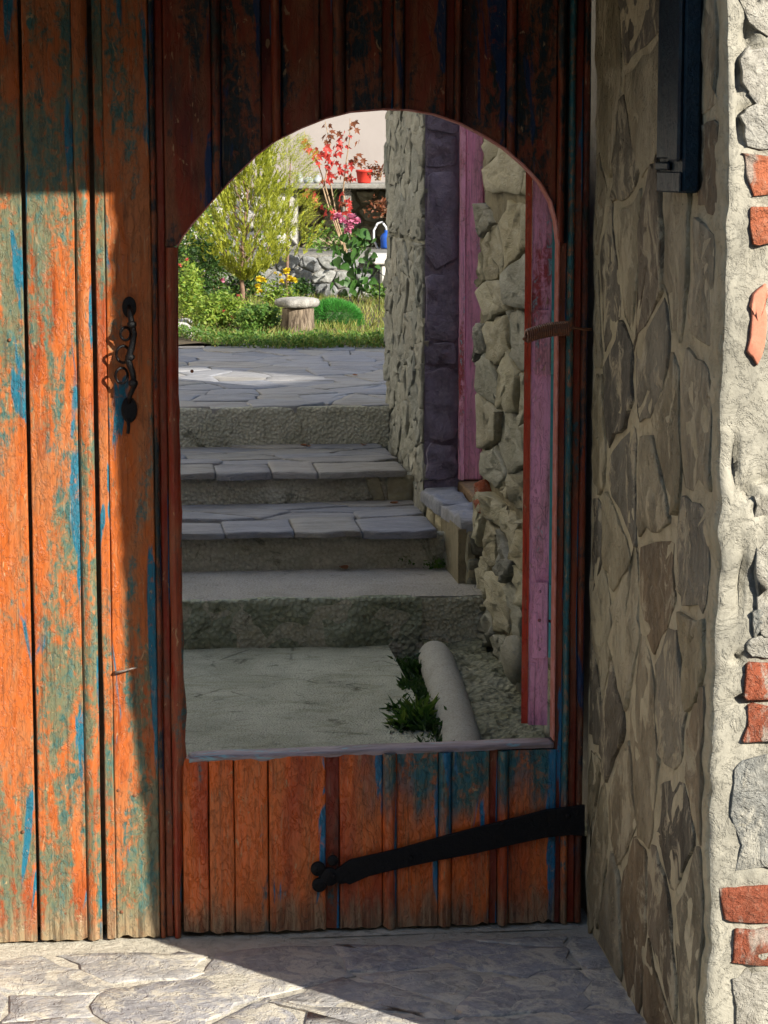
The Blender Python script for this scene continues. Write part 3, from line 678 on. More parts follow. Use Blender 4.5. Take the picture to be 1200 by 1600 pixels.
# ============================================================ THE GATE
gt = thing('wooden_gate', (.3, .02, G), 'old plank gate in worn orange and teal paint with an arched wicket opening', 'gate')
A_ = [(277,385),(285,370),(300,350),(330,315),(360,282),(400,243),(430,220),(470,200),(510,184),(550,174),(600,170),(640,171),(680,178),(720,192),(760,213),(790,232),(820,258),(845,285),(862,315),(870,345),(874,380)]
ARCH = [(P(*p, Y=0).x, P(*p, Y=0).z) for p in A_]
def arch(x):
    if x <= ARCH[0][0]: return ARCH[0][1]
    if x >= ARCH[-1][0]: return ARCH[-1][1]
    for (a, c) in zip(ARCH[:-1], ARCH[1:]):
        if a[0] <= x <= c[0]: return lerp(a[1], c[1], (x-a[0])/(c[0]-a[0]))
TH_G = .034; TOP = 2.09
def plank(name, prof, zb, zt, m, par=gt, rows=None, wob=.0012, dz=.05, back=TH_G, er=0, el=0, ez=0, label=None, seed=0):
    """vertical board: prof = [(x, y)] across the front; el/er roughen the left/right edge, ez the foot"""
    f0 = zb if callable(zb) else (lambda x: zb); f1 = zt if callable(zt) else (lambda x: zt)
    n_ = len(prof); nr = rows or max(2, int((f1(prof[0][0])-f0(prof[0][0]))/dz)+1); nr = max(2, min(nr, 48))
    V = []; UV = []; x0, x1 = prof[0][0], prof[-1][0]; sd_ = seed or x0*31
    for j in range(nr+1):
        for i, (x, y) in enumerate(prof):
            z = lerp(f0(x), f1(x), j/nr)
            if ez and j == 0: z += ez*abs(fn(x*70, 3, sd_))
            dx = wob*fn(z*6, i*.1, sd_)
            if i == 0: dx += el*fn(z*13, 5, sd_)+el*.5*fn(z*45, 5, sd_)
            if i == n_-1: dx += er*fn(z*13, 8, sd_)+er*.5*fn(z*45, 8, sd_)
            V.append((x+dx, y + wob*.8*fn(x*18, z*5, sd_), z)); UV.append(((x-x0)/(x1-x0), z))
    Fs = []
    for j in range(nr):
        for i in range(n_-1): a = j*n_+i; Fs.append((a, a+1, a+n_+1, a+n_))
    o = len(V)                                   # back ring for sides, foot and head
    for j in range(nr+1):
        for i in (0, n_-1): v = V[j*n_+i]; V.append((v[0], back, v[2])); UV.append(UV[j*n_+i])
    for j in range(nr):
        Fs.append((j*n_, (j+1)*n_, o+2*(j+1), o+2*j)); Fs.append((j*n_+n_-1, o+2*j+1, o+2*(j+1)+1, (j+1)*n_+n_-1))
    q = len(V)
    for i in range(n_):
        v = V[i]; V.append((v[0], back+.0005, v[2])); UV.append(UV[i])
        v = V[nr*n_+i]; V.append((v[0], back+.0005, v[2])); UV.append(UV[nr*n_+i])
    for i in range(n_-1):
        Fs.append((q+2*i, q+2*i+1, q+2*i+3, q+2*i+2)); Fs.append((i, q+2*i, q+2*i+2, i+1)); Fs.append((nr*n_+i, nr*n_+i+1, q+2*i+3, q+2*i+1))
    return obj(name, V, Fs, m, par, uvs=UV, label=label)
def flat(x0, x1, y=0, step=.010, bev=.003, cup=0):
    n_ = max(2, int((x1-x0)/step)); pr = [(x0, y+bev), (x0+bev*.4, y+bev*.3), (x0+bev, y)]
    for i in range(1, n_):
        t = i/n_; pr.append((lerp(x0+bev, x1-bev, t), y+cup*math.sin(math.pi*t)))
    pr += [(x1-bev, y), (x1-bev*.4, y+bev*.3), (x1, y+bev)]
    return pr
def bead(x0, x1, y=0, h=.009, n_=8):
    return [(lerp(x0, x1, i/n_), y - h*math.sin(math.pi*i/n_)**.6) for i in range(n_+1)]
# backing so the joints read dark, not open
# left leaf boards
x = lambda px: gX(px, 750)
zb = G+.004
plank('board', flat(x(-70), x(43), .002, cup=.001), zb, TOP, PAINT_L, ez=.006)
plank('board', flat(x(48.5), x(124), 0, cup=-.0015), zb, TOP, PAINT_L, ez=.012, el=.0015)
plank('moulding', bead(x(124.3), x(148), -.001, .008), zb, TOP, PAINT_L, ez=.008)
plank('board', flat(x(155), x(170), 0), zb, TOP, PAINT_L, ez=.01)
plank('board', flat(x(170.6), x(241), .0012), zb, TOP, PAINT_L, ez=.012)
for k in range(1, 8):
    x1_ = x(-72)-.142*(k-1); plank('board', flat(x1_-.138, x1_), zb, TOP, PAINT_L)
b = MB(); b.box(-1.3, gX(268), TH_G+.003, TH_G+.045, .2, .34, .003); b.build('rail', WOODB, gt)
b = MB(); b.box(-1.3, gX(268), TH_G+.003, TH_G+.045, 1.66, 1.8, .003); b.build('rail', WOODB, gt)
b = MB(); b.box(x(-70), x(262), TH_G+.0005, TH_G+.0025, zb+.02, TOP); b.build('backing', WOODB, gt)
# stile between the planking and the opening: bead, groove, ragged inner strip
plank('moulding', bead(x(241.5), x(250), .002, .006), zb, TOP, PAINT_U_SHADE)
plank('stile', flat(x(250.5), x(263), .008), zb, TOP, PAINT_R)
sx1 = XR-.014
def zst(xx): return arch(xx)-.0 if xx > ARCH[0][0] else TOP
ox = ARCH[0][0]
nrm = 46
# ragged strip along the opening (its edge follows the photograph: 277 at the springing to 290 at the sill)
V = []
EDG = [(gZ(py_, py_) if False else gZ(280, py_), gX(px_, py_)) for px_, py_ in ((1480,0),) ] if False else [(gZ(280, q), gX(p_, q)) for p_, q in ((284,1465),(284,1200),(290,1180),(288,1050),(284,900),(282,700),(277.5,600),(276,385))]
def edge_x(z):
    if z <= EDG[0][0]: return EDG[0][1]
    for a, c in zip(EDG[:-1], EDG[1:]):
        if a[0] <= z <= c[0]: return lerp(a[1], c[1], (z-a[0])/(c[0]-a[0]))
    return EDG[-1][1]
o_ = plank('opening_strip', [(x(263.5), -.001), (x(266), -.007), (x(270), -.009), (x(274), -.006), (x(277), .0), (x(278), .006)], zb, ARCH[0][1]-.002, PAINT_R, er=.004, rows=48, wob=.002, dz=.02)
xa, xb = x(263.5), x(278)
for v in o_.data.vertices:
    wx, wz = v.co.x + gt.location.x, v.co.z + gt.location.z; v.co.x += max(0, min(1.3, (wx-xa)/(xb-xa)))*(edge_x(wz)-xb)
# boards above the arch
U = lambda px: gX(px, 100)
ups = [(262,330),(345,408),(440,500),(540,598),(632,698),(722,792),(808,872)]
bds = [(330.5,344.5),(408.5,439.5),(500.5,539.5),(598.5,631.5),(698.5,721.5),(792.5,807.5),(872.5,884)]
for i, (a, c) in enumerate(ups):
    lo = (lambda xx: arch(xx)) 
    plank('board', flat(x(263.5) if i == 0 else U(a)+.0004, U(c)-.0004, 0, step=.008), lo, TOP, PAINT_U_SHADE, dz=.05)
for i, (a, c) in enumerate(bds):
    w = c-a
    if w < 16: plank('moulding', bead(U(a), U(c), -.001, .009), arch, TOP, PAINT_U_SHADE)
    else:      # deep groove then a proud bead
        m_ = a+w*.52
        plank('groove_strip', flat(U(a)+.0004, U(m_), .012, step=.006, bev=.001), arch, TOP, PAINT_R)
        plank('moulding', bead(U(m_)+.0003, U(c)-.0003, -.001, .011), arch, TOP, PAINT_U_SHADE)
V = []; Fs = []; nb = 90
for i in range(nb+1):
    xx = lerp(x(241), XR-.014, i/nb)
    for (y, z) in ((TH_G+.0006, arch(xx)+.004), (TH_G+.0006, TOP), (TH_G+.004, TOP), (TH_G+.004, arch(xx)+.004)): V.append((xx, y, z))
for i in range(nb):
    for k in range(4): a = i*4+k; c = i*4+(k+1) % 4; Fs.append((a, c, c+4, a+4))
Fs += [(3, 2, 1, 0), (nb*4, nb*4+1, nb*4+2, nb*4+3)]
obj('backing', V, Fs, WOODB, gt)
b = MB(); b.box(x(241), ARCH[0][0]-.006, TH_G+.0006, TH_G+.004, zb+.03, ARCH[0][1]); b.build('backing', WOODB, gt)
# right stile, top to bottom
sx0 = ARCH[-1][0]
plank('stile', flat(sx0+.001, sx0+.016, .003, bev=.002), zb+.004, lambda q: ARCH[-1][1], PAINT_R, er=.001)
plank('moulding', bead(sx0+.0165, sx0+.030, -.001, .009), zb+.004, TOP, PAINT_D)
plank('stile', flat(sx0+.0305, sx0+.046, .002), zb+.004, TOP, PAINT_R)
plank('moulding', bead(sx0+.0465, XR-.012, .001, .005), zb+.004, TOP, PAINT_U_SHADE)
# lower panel
L = lambda px: gX(px, 1320)
SZ0, SZ1 = .316, .330
lowb = [(285.5,326,0),(327.5,366,0),(367.5,419,0),(421,509,-.001),(531,598,0),(620.5,685,0),(705.5,765,0),(794.5,868,0)]
for i, (a, c, y) in enumerate(lowb):
    plank('board', flat(L(a), L(c), y, cup=-.001), zb+.004, SZ0-.001, PAINT_D, dz=.025, ez=.012, wob=.0016)
for (a, c, h) in [(598.5,620,.011),(685.5,705,.012),(778,794,.012)]:
    plank('batten', bead(L(a), L(c), 0, h), zb+.004, SZ0-.001, PAINT_D, ez=.008)
for (a, c) in [(509.5,530.5),(765.5,777.5)]:
    plank('groove_strip', flat(L(a), L(c), .011, bev=.001), zb+.004, SZ0-.001, PAINT_R, ez=.006)
b = MB(); b.box(x(270), sx0, TH_G+.0005, TH_G+.003, zb+.02, SZ0-.004); b.build('backing', WOODB, gt)
# sill: worn top of the lower panel
V = []; Fs = []; nx = 90
for i in range(nx+1):
    xx = lerp(x(290), sx0-.001, i/nx); zt = gZ(lerp(290, 866, i/nx), lerp(1183, 1160, i/nx)) + .002*fn(xx*14, 1) + .006*max(0, fn(xx*5, 4))
    th = .006+.008*abs(fn(xx*22, 3))
    for (y, z) in [(.0, zt-th-.005), (-.002, zt-th), (-.0035, zt-.004), (-.001, zt-.0005), (.006, zt), (.03, zt+.002*fn(xx*30, 2)), (.052, zt-.002), (.056, zt-.01), (.056, .28)]:
        V.append((xx+.0, y + .002*fn(xx*30, z*40), z))
for i in range(nx):
    for j in range(8): a = i*9+j; Fs.append((a, a+9, a+10, a+1))
Fs += [tuple(range(9)), tuple(reversed(range(nx*9, nx*9+9)))]
obj('sill', V, Fs, SILL, gt, smooth=True)
# painted lining of the arched cut
V = []; Fs = []; path = ARCH[:] + [(ARCH[-1][0], z_) for z_ in (1.2, 1.0, .8, .6, .45, .335)]
dense = []
for (a, c) in zip(path[:-1], path[1:]):
    k = max(1, int(math.hypot(c[0]-a[0], c[1]-a[1])/.02))
    dense += [(lerp(a[0], c[0], i/k), lerp(a[1], c[1], i/k)) for i in range(k)]
dense.append(path[-1])
for i, (px_, pz) in enumerate(dense):
    q = dense[min(i+1, len(dense)-1)]; w = dense[max(i-1, 0)]; tx, tz = q[0]-w[0], q[1]-w[1]; L_ = math.hypot(tx, tz); nx_, nz = tz/L_, -tx/L_   # into the opening
    for (d, y) in ((-.0005, -.0025), (.0022, -.002), (.0026, .036), (-.0005, .037)): V.append((px_+nx_*d, y, pz+nz*d))
for i in range(len(dense)-1):
    for k in range(4): a = i*4+k; c = i*4+(k+1) % 4; Fs.append((a, c, c+4, a+4))
obj('arch_lining', V, Fs, PINK_E, gt)
# foot of the gate: lumps of old mortar
V = []; Fs = []; nx = 80
for i in range(nx+1):
    xx = lerp(.30, .90, i/nx); h = .001+.009*max(0, fn(xx*9, 2))+.005*max(0, fn(xx*30, 7))
    for (y, z) in [(-.022, G+.001), (-.014+.004*fn(xx*20), G+h), (.0, G+h*1.1), (.03, G+h*.5)]: V.append((xx, y, z))
for i in range(nx):
    for j in range(3): a = i*4+j; Fs.append((a, a+4, a+5, a+1))
obj('mortar_ridge', V, Fs, PAVE_MT, None, smooth=True, kind='structure')

# iron strap hinge with a trefoil end
def strip_iron(name, pts_top, pts_bot, y0, y1, par, m=IRON):
    V = []; Fs = []; n_ = len(pts_top)
    for (a, c) in zip(pts_top, pts_bot):
        V += [(a[0], y1, a[1]), (a[0], y0+.0015, a[1]), (a[0], y0, a[1]-.002), (c[0], y0, c[1]+.002), (c[0], y0+.0015, c[1]), (c[0], y1, c[1])]
    for i in range(n_-1):
        for k in range(6): k2 = (k+1) % 6; Fs.append((i*6+k, i*6+k2, (i+1)*6+k2, (i+1)*6+k))
    Fs += [tuple(reversed(range(6))), tuple(range((n_-1)*6, n_*6))]
    return obj(name, V, Fs, m, par)
GP = lambda px, py: (gX(px, py), gZ(px, py))
tp = [(528,1352),(545,1340),(570,1334),(620,1323),(680,1306),(740,1290),(800,1275),(850,1262),(890,1257),(911,1254)]
bt = [(528,1372),(545,1378),(575,1365),(620,1354),(680,1341),(740,1330),(800,1316),(850,1305),(890,1301),(911,1303)]
hg = strip_iron('strap_hinge', [GP(*p) for p in tp], [GP(*p) for p in bt], -.020, -.0125, gt)
def disc(name, cx, cz, r, y0, y1, par, m=IRON, sq=1., n_=18, hole=0):
    V = []; Fs = []
    for (rr_, y) in ((r, y1), (r, y0+.0012), (r*.88, y0)):
        for k in range(n_): a = 2*math.pi*k/n_; V.append((cx+rr_*math.cos(a), y, cz+rr_*sq*math.sin(a)))
    V.append((cx, y0-.0005, cz))
    for q in range(2):
        for k in range(n_): k2 = (k+1) % n_; Fs.append((q*n_+k, q*n_+k2, (q+1)*n_+k2, (q+1)*n_+k))
    for k in range(n_): Fs.append((2*n_+k, 2*n_+(k+1) % n_, 3*n_))
    return obj(name, V, Fs, m, par, smooth=True)
for (px, py, r) in [(496,1354,.015),(498,1379,.015),(519,1341,.011),(514,1366,.019),(533,1364,.018)]:
    c = GP(px, py); disc('trefoil_leaf', c[0], c[1], r, -.0185 - .0006*(r > .014), -.0125, hg)
for (px, py) in [(520,1364),(640,1335),(782,1283),(885,1270)]:
    c = GP(px, py); disc('nail_head', c[0], c[1], .005, -.0245, -.0195, hg)
# ledge behind the hinge so that it sits on the battens
# old iron handle: twisted ring and chain on the left leaf
def hp(px, py, y): p = P(px, py, Y=0); return Vector((p.x, y, p.z))
hb = MB(); hb.tube([hp(202,478,-.004), hp(203,486,-.030), hp(205,500,-.036), hp(210,520,-.034), hp(206,540,-.036), hp(200,560,-.036), hp(207,580,-.034), hp(210,600,-.034), hp(203,615,-.03), hp(202,628,-.004)], [.004,.0055,.006,.0055,.0065,.007,.006,.0055,.005,.004], 10)
for k in range(3):       # twist bosses
    c = hp((206,203,208)[k], (505,556,596)[k], -.036); hb.tube([c+Vector((0,0,.008)), c+Vector((0,0,.003)), c-Vector((0,0,.003)), c-Vector((0,0,.008))], [.004,.0095,.0095,.004], 10)
hd = hb.build('door_handle', IRON, gt, smooth=True, label='black twisted iron handle with chain links')
b = MB()
for (px, py, r1) in ((192,552,.013), (190,585,.012), (196,520,.010)):
    c = hp(px, py, -.026); b.tube([c+Vector((r1*math.cos(a), r1*.4*math.sin(a*2), 1.25*r1*math.sin(a))) for a in [2*math.pi*i/16 for i in range(17)]], .0028, 7)
b.build('chain_links', IRON, hd, smooth=True)
c = hp(202, 480, 0); disc('top_plate', c.x, c.z, .014, -.005, .0, hd, sq=1.5); c = hp(202, 640, 0); disc('bottom_plate', c.x, c.z, .016, -.005, .0, hd, sq=1.6)
b = MB(); b.tube([hp(200,655,-.006), hp(201,665,-.012), hp(200,676,-.006)], .0035, 8); b.build('latch_stud', IRON, hd)
# bent nail
b = MB(); b.tube([hp(180,1050,.0), hp(182,1049,-.010), hp(190,1047,-.013), hp(200,1044,-.014), hp(214,1041,-.012)], [.0025,.0025,.0022,.002,.0015], 8)
b.build('bent_nail', NAILM, gt, smooth=True)
# hammered nail heads in the boards
nl = [(80,600),(123,600),(112,612),(70,530),(57,542),(95,1237),(210,1243),(104,1168),(190,1425),(102,1427),(95,1365),(185,1235),(15,531),(36,1300),(300,580),(62,165),(470,1290),(640,1215)]
b = MB(); 
for (px, py) in nl:
    p = hp(px, py, -.0005); b = MB(); b.tube([p+Vector((0,.003,0)), p, p+Vector((0,-.0012,0))], [.0035,.0035,.002], 8); b.build('nail_head', RUST, gt)


# opened pink wicket door, its edge towards the street
wd = thing('wicket_door', (.80, .07, .33), 'open pink wicket door with red and teal edges and two butt hinges', 'door')
ang = R(9.5)                                    # past square, swung against the wall
ax = Vector((math.sin(ang), math.cos(ang), 0)); nx_ = Vector((-math.cos(ang), math.sin(ang), 0))   # along the leaf, out of its painted face
hx = Vector((gX(856, 800, .07)+.004, .075, 0)); TK = .040
def leaf_box(name, a0, a1, d0, d1, z0, z1, m, par=wd, bev=.002):
    b = MB(); b.box(0, 1, 0, 1, 0, 1, 0); V = []
    for v in b.v:
        a = lerp(a0, a1, v.y); d = lerp(d0, d1, 1-v.x); V.append(hx + ax*a + nx_*d + Vector((0, 0, lerp(z0, z1, v.z))))
    return obj(name, V, b.f, m, par)
zbt, ztp = gZ(845, 1147), 1.50
leaf_box('edge_stile', 0, .035, 0, TK, zbt, ztp, PINK)
leaf_box('edge_stile', -.003, .03, TK+.0005, TK+.014, zbt+.004, ztp, PAINT_RED)
leaf_box('back_edge', -.001, .03, -.006, -.0005, zbt+.25, ztp, TEAL)
for k in range(4):
    a0 = .038+.155*k; leaf_box('board', a0, a0+.152, .008, TK-.004, zbt, ztp+.10*math.sin(math.pi*(k+.5)/4.2), PAINT_R)
for (z0, z1) in ((.5, .58), (1.25, 1.33)): leaf_box('rail', .036, .66, -.014, .0075, z0, z1, PINK)
# butt hinges
def butt(y0, y1, n_):
    z1, z0 = gZ(850, y0), gZ(850, y1)
    h = leaf_box('hinge_plate', -.0052, -.0032, .002, TK-.008, z0, z1, PINK)
    for i in range(3):
        zc = lerp(z0, z1, (.12, .5, .88)[i]); c = hx+ax*-.0052+nx_*(TK*.45)+Vector((0, 0, zc))
        b = MB(); b.tube([c+Vector((0, .001, 0)), c-Vector((0, .0015, 0))], [.0042, .003], 10); b.build('screw', PINK, h)
    b = MB()
    for i in range(n_):
        za, zc = lerp(z0, z1, (i+.04)/n_), lerp(z0, z1, (i+.96)/n_); q = hx+nx_*-.006+ax*-.008
        b.tube([q+Vector((0,0,za)), q+Vector((0,0,zc))], .0055, 10)
    b.build('knuckle', TEAL, h)
butt(488, 590, 5); butt(920, 1040, 2)

# rusty coil spring that closes the wicket
sp = thing('door_spring', (gX(830, 520), -.02, gZ(830, 520)), 'rusty coil spring stretched from the pink door edge to the stone pier', 'spring')
a_, c_ = hp(820, 524, -.024), hp(884, 511, -.034); mid_ = hp(850, 516, -.03)
pts = []; turns = 20
for i in range(turns*8+1):
    t = i/(turns*8); cc = a_.lerp(c_, t) + Vector((0, 0, .004*math.sin(math.pi*t))); an = 2*math.pi*i/8
    pts.append(cc + Vector((0, math.cos(an), math.sin(an)))*.0125)
b = MB(); b.tube(pts, .0026, 6); b.build('coil', RUST, sp, smooth=True)
b = MB(); b.tube([c_, hp(895,511,-.03), hp(908,513,-.026), hp(921,514,-.02)], .0028, 8); b.build('rod', RUST, sp, smooth=True)
b = MB(); b.tube([a_+Vector((0,0,0)), hp(816,528,-.018), hp(826,534,.02), hp(836,532,.06)], .003, 8); b.build('hook', RUST, sp, smooth=True)

# blue shutter on the reveal
bs = thing('blue_shutter', (XR-.02, -.7, 1.42), 'glossy dark blue panelled shutter end hanging on the stone pier', 'shutter')
ya, yb = P(1020, 290, X=XR-.047).y, P(1056, 290, X=XR-.047).y; zlo = gZ(1020, 300, Y=ya)
frB = lambda w: XR-w
b = MB(); b.box(XR-.036, XR-.008, yb, ya, zlo, 2.088, .004); b.build('board', BLUEP, bs)
m0, m1 = lerp(yb, ya, .52), lerp(yb, ya, .96)
b = MB(); b.box(XR-.045, XR-.037, yb+.002, lerp(yb, ya, .44), zlo+.05, 2.088, .004); b.build('stile', BLUEP, bs)
b = MB(); b.box(XR-.043, XR-.037, lerp(yb, ya, .46), ya-.004, zlo+.055, 2.088, .003); b.build('raised_panel', BLUEP, bs)
b = MB(); b.box(XR-.044, XR-.037, lerp(yb, ya, .45), ya-.001, zlo+.036, zlo+.050, .003); b.build('moulding', BLUEP, bs)
b = MB(); b.box(XR-.041, XR-.037, yb+.001, ya-.001, zlo+.001, zlo+.034, .002); b.build('bottom_rail', BLUEP, bs)

# ============================================================ PLANTS
def rvec(r, rng): 
    while True:
        v = Vector((rng.uniform(-1,1), rng.uniform(-1,1), rng.uniform(-1,1)))
        if v.length < 1: return v*r
def leaves(b, pts, size, rng, upb=.3, ratio=.5, fold=.25, blade=False):
    for p in pts:
        s = size*rng.uniform(.6, 1.3); d = Vector((rng.gauss(0,1), rng.gauss(0,1), rng.gauss(upb,.6))).normalized()
        sd_ = d.cross(Vector((rng.gauss(0,1), rng.gauss(0,1), rng.gauss(0,1)))).normalized(); nn = d.cross(sd_)
        w = s*ratio*.5
        if blade: b.add([p-sd_*w*.5, p+sd_*w*.5, p+d*s*.6+sd_*w*.35+nn*s*.1, p+d*s+nn*s*.25, p+d*s*.6-sd_*w*.35+nn*s*.1], [(0,1,2,3,4)])
        else: b.add([p, p+d*s*.35+sd_*w+nn*w*fold, p+d*s, p+d*s*.35-sd_*w+nn*w*fold, p+d*s*.5-nn*w*fold*.4], [(0,1,4),(1,2,4),(2,3,4),(3,0,4)])
L_BR = leaf_mat('bright_leaf', (.11, .22, .025), (.20, .30, .035), (.28, .34, .05))
L_MD = leaf_mat('mid_leaf', (.05, .13, .02), (.10, .20, .03), (.17, .25, .04))
L_DK = leaf_mat('dark_leaf', (.02, .06, .012), (.035, .09, .018), (.06, .12, .02))
L_TH = leaf_mat('thuja_leaf', (.30, .34, .035), (.44, .46, .05), (.19, .24, .03), .5)
L_DOME = leaf_mat('kochia_leaf', (.05, .24, .035), (.08, .34, .05), (.04, .17, .03))
L_RED = leaf_mat('red_leaf', (.42, .03, .03), (.55, .06, .05), (.30, .035, .02), .45)
L_BRN = leaf_mat('bronze_leaf', (.16, .05, .02), (.22, .07, .03), (.10, .05, .02))
L_BIG = leaf_mat('hydrangea_leaf', (.03, .09, .018), (.05, .13, .024), (.02, .06, .014), .2)
GRASSM = leaf_mat('grass_blade', (.12, .20, .03), (.22, .26, .05), (.34, .28, .09), .3)
TWIG = plain_mat('pale_twig', (.35, .26, .17), (.24, .16, .10), .8, .001, 40)
BARK = plain_mat('tree_bark', (.22, .14, .10), (.13, .08, .055), .9, .004, 60)
YEL = leaf_mat('yellow_petal', (.75, .60, .02), (.80, .66, .04), (.7, .5, .02), .3)
PNK = leaf_mat('pink_petal', (.70, .22, .38), (.78, .36, .50), (.6, .14, .3), .3)
PNK2 = leaf_mat('salmon_petal', (.65, .10, .08), (.70, .18, .14), (.6, .08, .1), .3)
GZ = .648
gr_ = random.Random(77)
sheet('garden_ground', lambda u, v, w: (u, v, GZ+w), -2.4, 4.4, 6.62, 17, .06, .08, .02, 3, SOIL, kind='structure')
edge = [(275,528),(330,541),(420,545),(500,545),(560,543),(612,543)]
def edge_y(x_):
    pts = [P(px, py, Z=GZ) for px, py in edge]
    if x_ <= pts[0].x: return pts[0].y
    for a, c in zip(pts[:-1], pts[1:]):
        if a.x <= x_ <= c.x: return lerp(a.y, c.y, (x_-a.x)/(c.x-a.x))
    return pts[-1].y
V = MB()
for i in range(15000):
    y_ = 6.4+7.0*(gr_.random()**1.5); x_ = gr_.uniform(.0, 2.0) if y_ > 8 else gr_.uniform(-.2, 1.7)
    if y_ < edge_y(x_)+.02+.03*fn(x_*9, 1): continue
    dn = fn(x_*3, y_*3, 5); 
    if gr_.random() > .75+dn: continue
    h = gr_.uniform(.02, .05)*(1.3+dn); a = gr_.uniform(0, 6.3); w = .0016+.0012*gr_.random(); lx, ly = gr_.gauss(0, .4)*h, gr_.gauss(0, .4)*h
    z0 = GZ-.004; cx_, sx_ = math.cos(a)*w, math.sin(a)*w
    V.add([(x_-cx_, y_-sx_, z0), (x_+cx_, y_+sx_, z0), (x_+lx*.5+cx_*.7, y_+ly*.5+sx_*.7, z0+h*.65), (x_+lx, y_+ly, z0+h), (x_+lx*.5-cx_*.7, y_+ly*.5-sx_*.7, z0+h*.65)], [(0,1,2,3,4)])
V.build('lawn_grass', GRASSM, None, kind='stuff', label='short yellow green grass behind the terrace', cat='grass')
# low dark ground cover along the edge of the terrace
V = MB(); pts = []
for i in range(4200):
    x_ = gr_.uniform(.15, 1.35); y_ = edge_y(x_)+abs(gr_.gauss(0, .22))+.01; pts.append(Vector((x_, y_, GZ+gr_.uniform(0, .05)*(1+.8*fn(x_*12, y_*4)))))
leaves(V, pts, .020, gr_, .8, .5); V.build('ground_cover', L_MD, None, kind='stuff', label='low leafy ground cover along the terrace edge', cat='ground cover')

def bush(name, c, rx, ry, rz, n_, size, m, label, cat='plant', lobes=9, seed=0, shell=.55, upb=.3, blade=False, ratio=.5, stems=5, group=None):
    rg = random.Random(seed); t = thing(name, c, label, cat, group); C = Vector(c); b = MB(); pts = []
    lb = []
    for i in range(lobes):
        d = rvec(1, rg); d.z = abs(d.z); lb.append((C+Vector((d.x*rx*.65, d.y*ry*.65, rz*(.25+d.z*.6))), rg.uniform(.35, .55)))
    while len(pts) < n_:
        q, s = rg.choice(lb); d = rvec(1, rg); 
        if d.length < shell*rg.random()+.2: continue
        p = q+Vector((d.x*rx*s, d.y*ry*s, d.z*rz*s))
        if p.z > c[2]-.01 and abs(p.x-c[0]) < rx*1.05: pts.append(p)
    leaves(b, pts, size, rg, upb, ratio, blade=blade); b.build('foliage', m, t)
    s_ = MB()
    for i in range(stems):
        q, _ = rg.choice(lb); s_.tube([C+Vector((rg.uniform(-.02,.02), rg.uniform(-.02,.02), -.01)), C.lerp(q, .5)+rvec(.02, rg), q], [.006, .004, .002], 5)
    s_.build('stems', TWIG, t); return t
def flower(px, py, Y, r, m, par, name='flower', n_=16, seed=0):
    rg = random.Random(seed+px); c = P(px, py, Y=Y); b = MB()
    for i in range(n_):
        a = rg.uniform(0, 6.28); el = rg.uniform(-.5, 1.2); d = Vector((math.cos(a)*math.cos(el), math.sin(a)*math.cos(el), math.sin(el))); s = d.cross(Vector((0,0,1))).normalized(); nn = d.cross(s)
        b.add([c, c+d*r*.7+s*r*.45, c+d*r*1.1+nn*r*.2, c+d*r*.7-s*r*.45], [(0,1,2,3)])
    b.build(name, m, par)
B = lambda px, py, Z=GZ: tuple(P(px, py, Z=Z))
# rose bed at the left
t = bush('rose_bush', B(345, 515), .20, .25, .17, 2600, .026, L_BR, 'leafy rose bush with salmon blooms in front of the small tree', 'bush', 14, 1)
for (px, py) in ((283,405),(268,400)): pass
y_ = t.location.y
for i, (px, py) in enumerate([(350,487),(363,496),(412,488),(372,462)]): flower(px, py, y_-.12, .011, PNK2, t, seed=i)
t = bush('rose_bush', B(295, 500), .12, .3, .30, 2000, .026, L_BR, 'tall yellow green rose bush at the left edge of the opening', 'bush', 12, 2)
for i, (px, py) in enumerate([(281,415),(292,406),(276,440)]): flower(px, py, t.location.y-.1, .013, PNK2, t, seed=i+5)
t = bush('pink_rose', B(345, 480), .07, .08, .13, 300, .024, L_MD, 'pink and white rose bloom on a stem left of the small tree', 'flower', 5, 3)
flower(347, 438, t.location.y-.02, .020, PNK, t, n_=26)
t = bush('leafy_shrub', B(405, 520), .15, .2, .13, 1700, .026, L_MD, 'deep green leafy shrub between the rose bush and the stump seat', 'bush', 9, 4)
t = bush('brown_shrub', B(292, 470), .12, .2, .18, 900, .018, L_BRN, 'dry brownish twiggy shrub behind the left roses', 'bush', 8, 5)
for k, (px, py, rx, rz, yy) in enumerate([(296, 400, .45, .85, 10.6), (300, 350, .5, 1.0, 11.0)]):
    p = P(px, 450, Y=yy); bush('tall_bush', (p.x-.15, yy, GZ), rx, .3, rz, 2200, .036, L_MD if k else L_BR, ('yellow green' if not k else 'darker green') + ' tall bush rising behind the roses at the far left', 'bush', 12, 6+k)
t = bush('marigold_clump', B(430, 485), .17, .14, .16, 1000, .022, L_BR, 'clump of yellow marigolds behind the stump seat', 'flower', 9, 8)
for i, (px, py, r) in enumerate([(405,436,.024),(412,438,.022),(403,447,.020),(404,455,.018),(447,424,.024),(453,436,.025),(459,438,.024),(440,440,.019),(430,427,.012),(438,430,.012),(408,455,.012),(451,421,.012)]):
    flower(px, py, t.location.y-.05, r, YEL, t, seed=i, n_=30)
for k, (px, Y_, rx, rz, m_) in enumerate([(335, 10.35, .22, .40, 1), (388, 10.4, .14, .24, 0), (300, 9.6, .22, .50, 0), (470, 10.35, .12, .12, 0)]):
    p = P(px, 450, Y=Y_); bush('back_shrub', (p.x, Y_, GZ), rx, .1, rz, (1500, 700, 1500, 400)[k], .028, (L_DK, L_MD)[m_], ['dense low shrub under the conifer at the left', 'dark shrub just behind the conifer trunk', 'dark green shrub tall behind the leftmost roses', 'small dark shrub against the retaining wall right of the marigolds'][k], 'bush', 9, 80+k)
